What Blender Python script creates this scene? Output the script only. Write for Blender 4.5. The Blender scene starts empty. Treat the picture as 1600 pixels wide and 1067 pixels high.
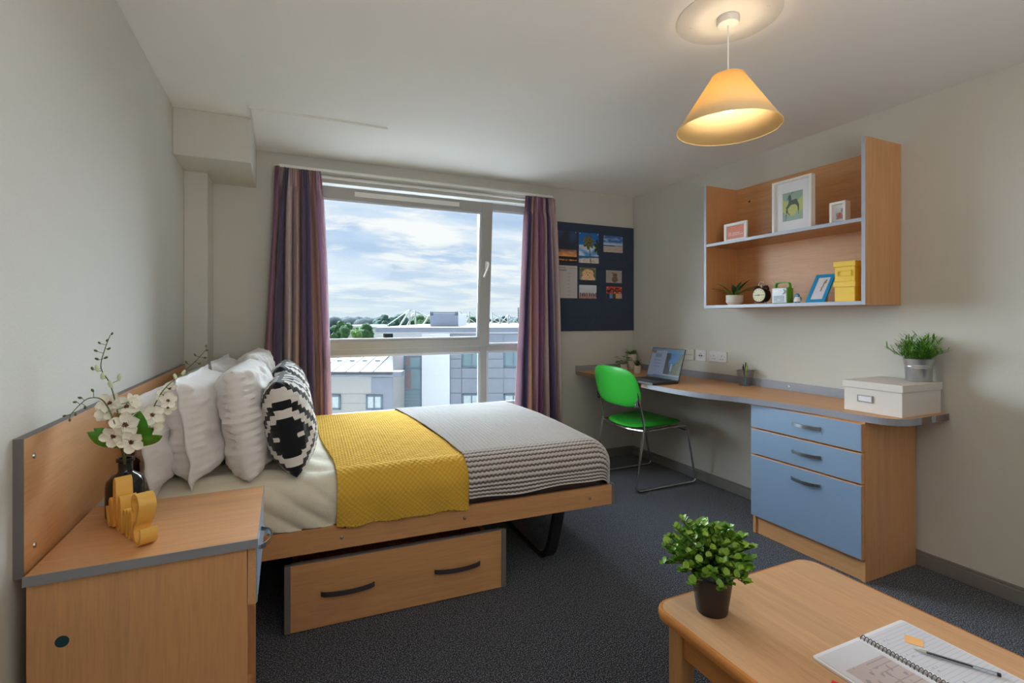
import bpy, bmesh, math, random
from mathutils import Vector, Matrix, noise
PI=math.pi; D=bpy.data; S=bpy.context.scene; COL=S.collection
random.seed(7)
# ---------------------------------------------------------------- camera, sky, sun, exposure
F=775.; HY=497.; H=1.22; YAW=math.atan((800-445)/775.)
sn,cs=math.sin(YAW),math.cos(YAW)
cam=D.cameras.new('camera'); co=D.objects.new('camera',cam); COL.objects.link(co)
cam.sensor_fit='HORIZONTAL'; cam.sensor_width=36; cam.lens=F/1600*36
cam.shift_y=-(533.5-HY)/1600; cam.clip_start=.02; cam.clip_end=2000
co.location=(0,0,H); co.rotation_euler=(PI/2,0,-YAW); S.camera=co
S.view_settings.view_transform='Standard'; S.view_settings.look='None'
S.view_settings.gamma=1; S.view_settings.use_curve_mapping=False
S.view_settings.exposure=0.15
S.cycles.max_bounces=10; S.cycles.diffuse_bounces=6; S.cycles.transparent_max_bounces=24
S.cycles.sample_clamp_indirect=6; S.cycles.caustics_reflective=False; S.cycles.caustics_refractive=False
SKY=0.92; SUN=40.0; FILL=37.0; PEND=18.0

w=D.worlds.new('sky'); S.world=w; w.use_nodes=True
nt=w.node_tree; nt.nodes.clear()
def N(t,typ,**k):
    n=t.nodes.new(typ)
    for a,b in k.items(): setattr(n,a,b)
    return n
def L(t,a,b): t.links.new(a,b)
geo=N(nt,'ShaderNodeTexCoord'); sep=N(nt,'ShaderNodeSeparateXYZ'); L(nt,geo.outputs['Generated'],sep.inputs[0])
zz=N(nt,'ShaderNodeMath',operation='MAXIMUM'); L(nt,sep.outputs[2],zz.inputs[0]); zz.inputs[1].default_value=0.0
za=N(nt,'ShaderNodeMath',operation='ADD'); L(nt,zz.outputs[0],za.inputs[0]); za.inputs[1].default_value=.16
dx=N(nt,'ShaderNodeMath',operation='DIVIDE'); L(nt,sep.outputs[0],dx.inputs[0]); L(nt,za.outputs[0],dx.inputs[1])
dy=N(nt,'ShaderNodeMath',operation='DIVIDE'); L(nt,sep.outputs[1],dy.inputs[0]); L(nt,za.outputs[0],dy.inputs[1])
cb=N(nt,'ShaderNodeCombineXYZ'); L(nt,dx.outputs[0],cb.inputs[0]); L(nt,dy.outputs[0],cb.inputs[1])
def cloud(scale,detail,off,lo,hi):
    mp=N(nt,'ShaderNodeMapping'); L(nt,cb.outputs[0],mp.inputs[0]); mp.inputs['Location'].default_value=off
    mp.inputs['Scale'].default_value=(.75,1.15,1)
    nz=N(nt,'ShaderNodeTexNoise'); nz.inputs['Scale'].default_value=scale; nz.inputs['Detail'].default_value=detail
    nz.inputs['Roughness'].default_value=.55; nz.inputs['Distortion'].default_value=.3
    L(nt,mp.outputs[0],nz.inputs['Vector'])
    r=N(nt,'ShaderNodeMapRange'); r.interpolation_type='SMOOTHSTEP'; L(nt,nz.outputs[0],r.inputs[0])
    r.inputs[1].default_value=lo; r.inputs[2].default_value=hi; return r
def mixc(t,f,a,b):
    m=N(t,'ShaderNodeMix',data_type='RGBA')
    for i,v in ((0,f),(6,a),(7,b)):
        if hasattr(v,'links'): L(t,v,m.inputs[i])
        elif isinstance(v,(int,float)): m.inputs[i].default_value=v
        else: m.inputs[i].default_value=(*v,1)
    return m.outputs[2]
c1=cloud(1.15,7,(3.1,1.7,0),.36,.66); c2=cloud(2.6,6,(7.3,2.2,0),.44,.62); c3=cloud(1.6,5,(.4,9.1,4),.50,.74)
base=mixc(nt,c1.outputs[0],(.46,.62,.88),(.74,.85,.98))
m2=mixc(nt,c3.outputs[0],base,(.50,.61,.78))
m3=mixc(nt,c2.outputs[0],m2,(1.0,1.0,1.0))
hz=N(nt,'ShaderNodeMapRange'); L(nt,sep.outputs[2],hz.inputs[0]); hz.inputs[1].default_value=0; hz.inputs[2].default_value=.16
hz.inputs[3].default_value=.75; hz.inputs[4].default_value=0
m4=mixc(nt,hz.outputs[0],m3,(.78,.88,.93))
bg=N(nt,'ShaderNodeBackground'); L(nt,m4,bg.inputs[0]); bg.inputs[1].default_value=SKY
wo=N(nt,'ShaderNodeOutputWorld'); L(nt,bg.outputs[0],wo.inputs[0])

def lamp(name,kind,loc,energy,color,**k):
    l=D.lights.new(name,kind); l.energy=energy; l.color=color
    for a,b in k.items():
        if a!='aim': setattr(l,a,b)
    o=D.objects.new(name,l); o.location=loc; COL.objects.link(o)
    if 'aim' in k: o.rotation_euler=(Vector(k['aim'])).to_track_quat('-Z','Y').to_euler()
    return o
lamp('sun','SUN',(0,12,8),SUN,(.80,.91,1.0),angle=math.radians(110),aim=(.24,-1,-.36))

lamp('added_fill_light','AREA',(.75,-.7,1.35),FILL,(1,.94,.88),shape='DISK',size=1.6,aim=(-.12,.34,1))  # area fill added behind the camera without a fixture, brightens ceiling and room
# ---------------------------------------------------------------- pixel rays -> world points on real planes
def ray(px,py):
    r=(px-800)/F; u=(HY-py)/F; return (sn+r*cs, cs-r*sn, u)
def wx(px,py,X): d=ray(px,py); t=X/d[0]; return Vector((X,t*d[1],H+t*d[2]))
def wy(px,py,Y): d=ray(px,py); t=Y/d[1]; return Vector((t*d[0],Y,H+t*d[2]))
def wz(px,py,Z): d=ray(px,py); t=(Z-H)/d[2]; return Vector((t*d[0],t*d[1],Z))
def wf(px,py,f): d=ray(px,py); return Vector((f*d[0],f*d[1],H+f*d[2]))

# ---------------------------------------------------------------- materials
MATS={}
def newmat(name):
    m=D.materials.new(name); m.use_nodes=True; t=m.node_tree; t.nodes.clear()
    o=N(t,'ShaderNodeOutputMaterial'); b=N(t,'ShaderNodeBsdfPrincipled'); L(t,b.outputs[0],o.inputs[0])
    return m,t,b,o
def setb(b,col=None,rough=.5,metal=0,spec=.5,trans=0,emit=None,es=0,sheen=0,coat=0):
    if col: b.inputs['Base Color'].default_value=(*col,1)
    b.inputs['Roughness'].default_value=rough; b.inputs['Metallic'].default_value=metal
    b.inputs['Specular IOR Level'].default_value=spec; b.inputs['Transmission Weight'].default_value=trans
    b.inputs['Sheen Weight'].default_value=sheen; b.inputs['Coat Weight'].default_value=coat
    if emit: b.inputs['Emission Color'].default_value=(*emit,1); b.inputs['Emission Strength'].default_value=es
def coord(t,scale=(1,1,1),kind='Object',rot=(0,0,0)):
    c=N(t,'ShaderNodeTexCoord'); m=N(t,'ShaderNodeMapping'); L(t,c.outputs[kind],m.inputs[0])
    m.inputs['Scale'].default_value=scale; m.inputs['Rotation'].default_value=rot; return m.outputs[0]
def nz(t,vec,scale,detail=4,rough=.6):
    n=N(t,'ShaderNodeTexNoise'); L(t,vec,n.inputs['Vector']); n.inputs['Scale'].default_value=scale
    n.inputs['Detail'].default_value=detail; n.inputs['Roughness'].default_value=rough; return n.outputs[0]
def rng(t,v,a,b,c=0,d=1):
    r=N(t,'ShaderNodeMapRange'); L(t,v,r.inputs[0])
    for i,x in enumerate((a,b,c,d)): r.inputs[i+1].default_value=x
    return r.outputs[0]
def bump(t,b,h,dist,strength=1):
    n=N(t,'ShaderNodeBump'); L(t,h,n.inputs['Height']); n.inputs['Distance'].default_value=dist
    n.inputs['Strength'].default_value=strength; L(t,n.outputs[0],b.inputs['Normal'])
def plain(name,col,rough=.5,metal=0,var=.06,vs=6,bs=0,bd=0,**k):
    m,t,b,o=newmat(name); setb(b,col,rough,metal,**k); v=coord(t)
    f=rng(t,nz(t,v,vs),.3,.7)
    L(t,mixc(t,f,tuple(c*(1-var) for c in col),tuple(min(1,c*(1+var)) for c in col)),b.inputs['Base Color'])
    if bs: bump(t,b,nz(t,v,bs,3),bd)
    MATS[name]=m; return m
def wood(name,col,axis,rough=.42,contrast=.27):
    m,t,b,o=newmat(name); setb(b,col,rough)
    sc=[22,22,22]; sc['XYZ'.index(axis)]=1.1
    v=coord(t,tuple(sc)); f1=rng(t,nz(t,v,1.6,5,.65),.25,.75)
    sc2=[120,120,120]; sc2['XYZ'.index(axis)]=7
    v2=coord(t,tuple(sc2)); f2=rng(t,nz(t,v2,1.5,2),.45,.75)
    sc3=[3,3,3]; sc3['XYZ'.index(axis)]=.8
    f3=rng(t,nz(t,coord(t,tuple(sc3)),1,2),.3,.7)
    a=mixc(t,f1,tuple(c*(1-contrast) for c in col),tuple(min(1,c*(1+contrast*.6)) for c in col))
    d=mixc(t,f3,a,tuple(min(1,c*x) for c,x in zip(col,(1.08,1.02,.95))))
    g=N(t,'ShaderNodeMath',operation='MULTIPLY'); L(t,f2,g.inputs[0]); g.inputs[1].default_value=.34
    L(t,mixc(t,g.outputs[0],d,tuple(c*.62 for c in col)),b.inputs['Base Color'])
    bump(t,b,f2,.0002,.35); MATS[name]=m; return m
BEECH=(.61,.325,.145)
wood('beech_x',BEECH,'X'); wood('beech_y',BEECH,'Y'); wood('beech_z',BEECH,'Z')
wood('table_top',(.58,.345,.185),'Y'); wood('table_edge',(.50,.20,.05),'Y',.25,.12); wood('table_leg',(.48,.24,.09),'Z',.35)
plain('wall',(.575,.565,.52),.85,var=.02,vs=1.2,bs=90,bd=.0006)
plain('ceiling',(.80,.79,.77),.9,var=.015,vs=1,bs=60,bd=.0005)
plain('trim_grey',(.20,.19,.185),.45,var=.03)
plain('edge_grey',(.235,.235,.25),.38,var=.04)
plain('edge_desk',(.27,.285,.34),.35,var=.04); plain('edge_blue',(.38,.42,.52),.35,var=.04)
plain('edge_dark',(.16,.145,.145),.5,var=.08)
plain('front_blue',(.205,.30,.44),.38,var=.03,vs=2)
plain('white_paint',(.72,.72,.69),.45,var=.02)
plain('frame_white',(.78,.77,.74),.4,var=.02)
plain('upvc_grey',(.34,.335,.32),.38,var=.03)
plain('bead_grey',(.52,.55,.60),.35,var=.03)
plain('chrome',(.75,.76,.78),.14,1,var=.02)
plain('steel_handle',(.50,.52,.55),.28,1,var=.03)
plain('dark_handle',(.10,.095,.10),.4,.6,var=.05)
plain('black_metal',(.012,.012,.015),.35,var=.1)
plain('screw',(.55,.52,.45),.3,1,var=.05)
plain('matte_black',(.015,.014,.014),.45,var=.15)
plain('green_vinyl',(.035,.46,.04),.34,var=.05,vs=5,bs=220,bd=.0003)
plain('pot_black',(.022,.017,.018),.45,var=.2)
plain('pot_white',(.66,.62,.56),.5,var=.04)
plain('zinc',(.55,.57,.60),.32,.9,var=.12,vs=12)
plain('box_white',(.66,.62,.585),.6,var=.02)
plain('box_yellow',(.80,.53,.035),.5,var=.04)
plain('blue_paint',(.01,.24,.50),.35,var=.05)
plain('radio_green',(.11,.36,.03),.4,var=.06)
plain('silver_plastic',(.55,.58,.62),.35,.3,var=.04)
plain('clock_black',(.02,.012,.012),.3,var=.1)
plain('clock_face',(.66,.64,.42),.5,var=.03)
plain('socket_white',(.74,.74,.76),.3,var=.01)
plain('socket_cream',(.66,.66,.58),.35,var=.01)
plain('dark_slot',(.02,.02,.03),.5)
plain('mustard',(.74,.43,.09),.5,var=.04)
plain('teal_dot',(.003,.045,.055),.4)
plain('leaf_bright',(.27,.46,.045),.38,var=.35,vs=30)
plain('leaf_mid',(.14,.32,.03),.4,var=.3,vs=30)
plain('leaf_dark',(.02,.075,.018),.42,var=.4,vs=30)
plain('leaf_green',(.075,.27,.03),.36,var=.25,vs=30)
plain('stem_green',(.08,.11,.025),.5,var=.3,vs=40)
plain('petal',(.78,.76,.66),.6,var=.06,vs=30)
plain('petal_green',(.58,.66,.42),.6,var=.1,vs=30)
plain('flower_centre',(.13,.03,.018),.6,var=.4,vs=200)
plain('glass_black',(.006,.006,.007),.08,var=.1)
plain('paper',(.74,.75,.80),.6,var=.01)
plain('wire_dark',(.10,.10,.13),.3,.7)
plain('note_orange',(.90,.50,.19),.6,var=.02)
plain('red_plastic',(.75,.015,.01),.35)
plain('rose_white',(.62,.60,.57),.4,var=.02)
plain('laptop_black',(.03,.03,.036),.4,var=.1)
plain('navy_board',(.030,.048,.088),.9,var=.10,vs=40,bs=500,bd=.0006,sheen=.2)
plain('valance',(.085,.06,.06),.95,var=.15,vs=14)
plain('soil',(.03,.02,.012),.9,var=.3,vs=60,bs=80,bd=.003)
plain('pen_teal',(.02,.45,.33),.35); plain('pen_blue',(.02,.03,.20),.35); plain('pen_yellow',(.55,.62,.04),.4); plain('pen_cyan',(.03,.30,.45),.35)
# fabrics
def fabric(name,col,wr=0,**k):
    m,t,b,o=newmat(name); setb(b,col,.9,spec=.2,sheen=.25); v=coord(t)
    a=nz(t,v,5,4); f=rng(t,a,.3,.7)
    L(t,mixc(t,f,tuple(c*.96 for c in col),col),b.inputs['Base Color'])
    wv=nz(t,v,600,2); md=N(t,'ShaderNodeMath',operation='MULTIPLY_ADD')
    L(t,nz(t,v,16,5,.55),md.inputs[0]); md.inputs[1].default_value=wr; L(t,wv,md.inputs[2])
    bump(t,b,md.outputs[0],.0008); MATS[name]=m; return m
fabric('white_cotton',(.80,.78,.775),3.0); fabric('cream_cotton',(.72,.68,.56),5.0); fabric('green_cotton',(.62,.70,.56),2)
def throw_mat():
    m,t,b,o=newmat('yellow_knit'); setb(b,(.72,.42,.035),.9,spec=.08,sheen=.03)
    uv=N(t,'ShaderNodeUVMap'); mp=N(t,'ShaderNodeMapping'); L(t,uv.outputs[0],mp.inputs[0]); mp.inputs['Scale'].default_value=(1,1,1)
    sp=N(t,'ShaderNodeSeparateXYZ'); L(t,mp.outputs[0],sp.inputs[0])
    def sinm(o_,k):
        a=N(t,'ShaderNodeMath',operation='MULTIPLY'); L(t,o_,a.inputs[0]); a.inputs[1].default_value=k
        s=N(t,'ShaderNodeMath',operation='SINE'); L(t,a.outputs[0],s.inputs[0]); return s.outputs[0]
    p=N(t,'ShaderNodeMath',operation='MULTIPLY'); L(t,sinm(sp.outputs[0],2*PI/.021),p.inputs[0]); L(t,sinm(sp.outputs[1],2*PI/.018),p.inputs[1])
    f=rng(t,p.outputs[0],-.7,.7)
    ad=N(t,'ShaderNodeMath',operation='ADD'); ad.inputs[0].default_value=0
    q=N(t,'ShaderNodeMath',operation='MULTIPLY'); L(t,sinm(sp.outputs[1],2*PI/.0045),q.inputs[0]); q.inputs[1].default_value=.12; L(t,q.outputs[0],ad.inputs[1])
    L(t,mixc(t,f,(.60,.355,.045),(.68,.425,.07)),b.inputs['Base Color']); bump(t,b,ad.outputs[0],.0030,.4); MATS['yellow_knit']=m
throw_mat()
def knit_mat():
    m,t,b,o=newmat('grey_knit'); setb(b,(.5,.5,.5),.95,spec=.1,sheen=.3)
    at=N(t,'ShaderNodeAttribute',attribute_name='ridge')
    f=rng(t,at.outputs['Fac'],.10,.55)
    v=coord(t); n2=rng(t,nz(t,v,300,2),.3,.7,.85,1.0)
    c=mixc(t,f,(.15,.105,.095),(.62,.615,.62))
    mm=N(t,'ShaderNodeMix',data_type='RGBA',blend_type='MULTIPLY'); mm.inputs[0].default_value=1
    L(t,c,mm.inputs[6]); cc=N(t,'ShaderNodeCombineColor'); [L(t,n2,cc.inputs[i]) for i in range(3)]; L(t,cc.outputs[0],mm.inputs[7])
    L(t,mm.outputs[2],b.inputs['Base Color']); MATS['grey_knit']=m
knit_mat()
def carpet_mat():
    m,t,b,o=newmat('carpet'); setb(b,(.05,.05,.06),1,spec=.05,sheen=.15); v=coord(t)
    a=nz(t,v,230,1,.5); f=rng(t,a,.50,.66); big=rng(t,nz(t,v,2.5,3),.35,.65)
    c=mixc(t,f,(.018,.020,.030),(.24,.27,.335)); d=mixc(t,big,c,(.070,.076,.092))
    mx=mixc(t,.08,c,d); L(t,mx,b.inputs['Base Color']); bump(t,b,a,.001,.3); MATS['carpet']=m
carpet_mat()
def curtain_mat():
    m,t,b,o=newmat('curtain_stripe'); setb(b,(.3,.2,.3),.85,spec=.2,sheen=.3)
    uv=N(t,'ShaderNodeUVMap'); sp=N(t,'ShaderNodeSeparateXYZ'); L(t,uv.outputs[0],sp.inputs[0])
    fr=N(t,'ShaderNodeMath',operation='FRACT'); L(t,sp.outputs[0],fr.inputs[0])
    cr=N(t,'ShaderNodeValToRGB'); L(t,fr.outputs[0],cr.inputs[0]); e=cr.color_ramp; e.interpolation='LINEAR'
    st=[(.0,(.15,.05,.11)),(.09,(.20,.08,.15)),(.11,(.33,.25,.22)),(.17,(.30,.22,.22)),(.19,(.05,.035,.085)),(.30,(.065,.045,.11)),
        (.32,(.34,.26,.27)),(.46,(.36,.27,.27)),(.48,(.28,.15,.12)),(.52,(.30,.17,.11)),(.54,(.17,.07,.09)),(.60,(.07,.05,.12)),(.72,(.09,.065,.15)),
        (.74,(.38,.22,.11)),(.80,(.34,.24,.20)),(.82,(.19,.09,.09)),(.90,(.24,.13,.16)),(.92,(.42,.33,.42)),(.96,(.35,.22,.30)),(1,(.16,.06,.11))]
    while len(e.elements)<len(st): e.elements.new(.5)
    for el,(p,c) in zip(e.elements,st):
        g_=sum(c)/3; c=tuple(x*.85+y*.15 for x,y in zip(c,(g_*1.05,g_*.95,g_*1.05))); el.position=p; el.color=(*c,1)
    v=coord(t,(1,1,.15)); f=rng(t,nz(t,v,160,2),.3,.7,1.45,1.85)
    mm=N(t,'ShaderNodeMix',data_type='RGBA',blend_type='MULTIPLY'); mm.inputs[0].default_value=1
    L(t,cr.outputs[0],mm.inputs[6]); cc=N(t,'ShaderNodeCombineColor'); [L(t,f,cc.inputs[i]) for i in range(3)]; L(t,cc.outputs[0],mm.inputs[7])
    L(t,mm.outputs[2],b.inputs['Base Color'])
    tr=N(t,'ShaderNodeBsdfTranslucent'); L(t,mm.outputs[2],tr.inputs[0]); ms=N(t,'ShaderNodeMixShader'); ms.inputs[0].default_value=.25
    L(t,b.outputs[0],ms.inputs[1]); L(t,tr.outputs[0],ms.inputs[2]); L(t,ms.outputs[0],o.inputs[0]); MATS['curtain_stripe']=m
curtain_mat()
def cushion_mat():
    m,t,b,o=newmat('aztec'); setb(b,(.5,.5,.5),.9,spec=.15,sheen=.2)
    at=N(t,'ShaderNodeAttribute',attribute_name='blackness'); f=rng(t,at.outputs['Fac'],.45,.55)
    L(t,mixc(t,f,(.74,.72,.70),(.012,.013,.018)),b.inputs['Base Color']); v=coord(t)
    bump(t,b,nz(t,v,350,2),.001); MATS['aztec']=m
cushion_mat()
def glass_mat(name,tint,gl):
    m=D.materials.new(name); m.use_nodes=True; t=m.node_tree; t.nodes.clear(); o=N(t,'ShaderNodeOutputMaterial')
    a=N(t,'ShaderNodeBsdfTransparent'); a.inputs[0].default_value=(*tint,1); g=N(t,'ShaderNodeBsdfGlossy'); g.inputs['Roughness'].default_value=.02
    lw=N(t,'ShaderNodeFresnel'); lw.inputs[0].default_value=1.35; mu=N(t,'ShaderNodeMath',operation='MULTIPLY'); L(t,lw.outputs[0],mu.inputs[0]); mu.inputs[1].default_value=gl
    x=N(t,'ShaderNodeMixShader'); L(t,mu.outputs[0],x.inputs[0]); L(t,a.outputs[0],x.inputs[1]); L(t,g.outputs[0],x.inputs[2]); L(t,x.outputs[0],o.inputs[0]); MATS[name]=m
glass_mat('window_glass',(.96,.98,.98),.25); glass_mat('pen_clear',(.85,.88,.9),1.0)
def shade_mat():
    m,t,b,o=newmat('shade'); setb(b,(.92,.80,.52),.8); tr=N(t,'ShaderNodeBsdfTranslucent'); tr.inputs[0].default_value=(1,.74,.28,1)
    ms=N(t,'ShaderNodeMixShader'); ms.inputs[0].default_value=.55; L(t,b.outputs[0],ms.inputs[1]); L(t,tr.outputs[0],ms.inputs[2]); L(t,ms.outputs[0],o.inputs[0]); MATS['shade']=m
shade_mat()
def emitm(name,col,s):
    m,t,b,o=newmat(name); setb(b,(.02,.02,.02),.5,emit=col,es=s); MATS[name]=m
emitm('bulb',(1,.80,.52),9.0)
def vcol(name,emit=0,rough=.5):
    m,t,b,o=newmat(name); setb(b,(.5,.5,.5),rough); a=N(t,'ShaderNodeVertexColor',layer_name='Col'); L(t,a.outputs[0],b.inputs['Base Color'])
    if emit: L(t,a.outputs[0],b.inputs['Emission Color']); b.inputs['Emission Strength'].default_value=emit; b.inputs['Base Color'].default_value=(0,0,0,1); t.links.remove(b.inputs['Base Color'].links[0])
    MATS[name]=m
vcol('print',rough=.4); vcol('screen',emit=.30,rough=.25)
# exterior
plain('out_white',(.84,.85,.88),.8,var=.02); plain('out_grey',(.31,.33,.39),.7,var=.03); plain('out_render',(.62,.62,.64),.85,var=.04)
plain('out_taupe',(.50,.48,.46),.8,var=.03); plain('out_plant',(.34,.37,.44),.6,var=.03); plain('out_fascia',(.24,.255,.31),.5,var=.03); plain('out_roof',(.15,.15,.155),.6,var=.03)
plain('out_reflection',(.26,.20,.20),.6,var=.1); plain('out_frame',(.16,.22,.29),.5); plain('out_pane',(.24,.33,.36),.15,var=.15,vs=.6); plain('out_net',(.62,.68,.68),.8,var=.1,vs=8)
plain('bounce_slab',(.62,.62,.62),.9,var=.06,vs=.4); plain('ground_out',(.06,.08,.045),.95,var=.2,vs=.05); plain('tree_far',(.05,.10,.085),.95,var=.35,vs=.8)
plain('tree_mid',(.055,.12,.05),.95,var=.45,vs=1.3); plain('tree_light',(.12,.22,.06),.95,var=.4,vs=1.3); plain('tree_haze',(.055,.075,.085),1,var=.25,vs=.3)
plain('mast_white',(.60,.61,.62),.5); plain('bark',(.10,.075,.05),.9)

# ---------------------------------------------------------------- mesh builder
class MB:
    def __init__(s): s.v=[]; s.f=[]; s.sm=[]
    def add(s,vs,fs,smooth=False):
        n=len(s.v); s.v+= [Vector(a) for a in vs]; s.f+=[tuple(i+n for i in f) for f in fs]; s.sm+=[smooth]*len(fs); return s
    def box(s,x0,x1,y0,y1,z0,z1):
        return s.add([(x0,y0,z0),(x1,y0,z0),(x1,y1,z0),(x0,y1,z0),(x0,y0,z1),(x1,y0,z1),(x1,y1,z1),(x0,y1,z1)],
            [(0,3,2,1),(4,5,6,7),(0,1,5,4),(1,2,6,5),(2,3,7,6),(3,0,4,7)])
    def lathe(s,prof,n=24,c=(0,0,0),axis='Z',smooth=True):
        vs=[];fs=[]
        for (r,z) in prof:
            for k in range(n):
                a=2*PI*k/n; x,y=r*math.cos(a),r*math.sin(a)
                p={'Z':(x,y,z),'X':(z,x,y),'Y':(x,z,-y)}[axis]; vs.append(Vector(p)+Vector(c))
        for i in range(len(prof)-1):
            for k in range(n):
                k2=(k+1)%n; fs.append((i*n+k,i*n+k2,(i+1)*n+k2,(i+1)*n+k))
        if prof[0][0]>1e-6: fs.append(tuple(reversed(range(n))))
        if prof[-1][0]>1e-6: fs.append(tuple((len(prof)-1)*n+k for k in range(n)))
        return s.add(vs,fs,smooth)
    def tube(s,pts,r,n=8,closed=False,smooth=True):
        pts=[Vector(p) for p in pts]; m=len(pts); vs=[];fs=[]; up=None
        for i,p in enumerate(pts):
            a=pts[i-1] if (i>0 or closed) else p; b=pts[(i+1)%m] if (i<m-1 or closed) else p
            d=(b-a).normalized()
            if up is None:
                up=Vector((0,0,1)) if abs(d.z)<.9 else Vector((1,0,0))
            u=(up-d*up.dot(d)).normalized(); up=u; v=d.cross(u)
            rr=r[i] if isinstance(r,(list,tuple)) else r
            for k in range(n): t=2*PI*k/n; vs.append(p+u*rr*math.cos(t)+v*rr*math.sin(t))
        for i in range(m if closed else m-1):
            for k in range(n):
                k2=(k+1)%n; j=(i+1)%m; fs.append((i*n+k,i*n+k2,j*n+k2,j*n+k))
        if not closed: fs+= [tuple(reversed(range(n))),tuple((m-1)*n+k for k in range(n))]
        return s.add(vs,fs,smooth)
    def prism(s,poly,z0,z1,axis='Z',smooth=False):
        n=len(poly)
        def P(a,b,z): return {'Z':(a,b,z),'X':(z,a,b),'Y':(a,z,b)}[axis]
        vs=[P(a,b,z0) for a,b in poly]+[P(a,b,z1) for a,b in poly]
        fs=[tuple(reversed(range(n))),tuple(range(n,2*n))]+[(i,(i+1)%n,n+(i+1)%n,n+i) for i in range(n)]
        return s.add(vs,fs,smooth)
    def grid(s,nu,nv,fn,smooth=True,closeu=False):
        vs=[fn(i/(nu if closeu else nu-1),j/(nv-1)) for j in range(nv) for i in range(nu)]; fs=[]
        for j in range(nv-1):
            for i in range(nu if closeu else nu-1):
                i2=(i+1)%nu; fs.append((j*nu+i,j*nu+i2,(j+1)*nu+i2,(j+1)*nu+i))
        return s.add(vs,fs,smooth)
    def sphere(s,c,r,n=12,sc=(1,1,1)):
        pr=[(max(1e-7,math.sin(PI*i/n))*r,-math.cos(PI*i/n)*r) for i in range(n+1)]
        k=len(s.v); s.lathe(pr,n*2,(0,0,0)); 
        for i in range(k,len(s.v)): p=s.v[i]; s.v[i]=Vector((p.x*sc[0]+c[0],p.y*sc[1]+c[1],p.z*sc[2]+c[2]))
        return s
    def ribbon(s,pts,t,w,org,du,dw,smooth=True):   # flat stroke of thickness t in plane (du,z), extruded w along dw
        org=Vector(org);du=Vector(du);dw=Vector(dw);vs=[];fs=[];m=len(pts)
        for i,p in enumerate(pts):
            a=Vector(pts[max(0,i-1)]);b=Vector(pts[min(m-1,i+1)]); d=(b-a).normalized(); nn=Vector((-d.y,d.x))
            for q,e in ((p[0]+nn.x*t/2,p[1]+nn.y*t/2),(p[0]-nn.x*t/2,p[1]-nn.y*t/2)):
                vs.append(org+du*q+Vector((0,0,e))); vs.append(org+du*q+Vector((0,0,e))+dw*w)
        for i in range(m-1):
            a=4*i;b=a+4
            fs+=[(a,a+1,b+1,b),(a+2,b+2,b+3,a+3),(a,b,b+2,a+2),(a+1,a+3,b+3,b+1)]
        fs+=[(0,2,3,1),(4*m-4,4*m-3,4*m-1,4*m-2)]
        return s.add(vs,fs,smooth)
    def xf(s,M):
        s.v=[M@a for a in s.v]; return s
    def build(s,name,mat,parent=None,bev=0,seg=2,loc=None,fix=False,subd=0,auto=True):
        me=D.meshes.new(name); me.from_pydata([tuple(a) for a in s.v],[],s.f)
        me.polygons.foreach_set('use_smooth',[bool(x) for x in s.sm])
        if fix or True:
            bm=bmesh.new(); bm.from_mesh(me); bmesh.ops.recalc_face_normals(bm,faces=bm.faces); bm.to_mesh(me); bm.free()
        if any(s.sm):
            try: me.set_sharp_from_angle(angle=math.radians(42))
            except Exception: pass
        me.materials.append(MATS[mat]); o=D.objects.new(name,me); COL.objects.link(o)
        if parent: o.parent=parent
        if loc: o.location=loc
        if bev:
            b=o.modifiers.new('bevel','BEVEL'); b.width=bev; b.segments=seg; b.limit_method='ANGLE'; b.angle_limit=math.radians(40)
        if subd:
            b=o.modifiers.new('subsurf','SUBSURF'); b.levels=subd; b.render_levels=subd
        return o
def tag(o,label,cat,group=None,kind=None):
    if label: o['label']=label
    if cat: o['category']=cat
    if group: o['group']=group
    if kind: o['kind']=kind
    return o
def thing(name,label,cat,loc=(0,0,0),rz=0,group=None):
    o=D.objects.new(name,None); o.empty_display_size=.1; COL.objects.link(o); o.location=loc; o.rotation_euler=(0,0,rz)
    return tag(o,label,cat,group)
def struct(name,mb,mat,**k):
    o=mb.build(name,mat,**k); o['kind']='structure'; return o
def copytree(o,parent=None):
    c=o.copy(); COL.objects.link(c)
    if parent: c.parent=parent
    for ch in list(o.children): copytree(ch,c)
    return c
def catmull(p,n=6):
    out=[]; P=[Vector(p[0])]+[Vector(a) for a in p]+[Vector(p[-1])]
    for i in range(1,len(P)-2):
        for k in range(n):
            t=k/n; a,b,c,d=P[i-1],P[i],P[i+1],P[i+2]
            out.append(.5*((2*b)+(c-a)*t+(2*a-5*b+4*c-d)*t*t+(3*b-a-3*c+d)*t**3))
    out.append(P[-2]); return out
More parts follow.
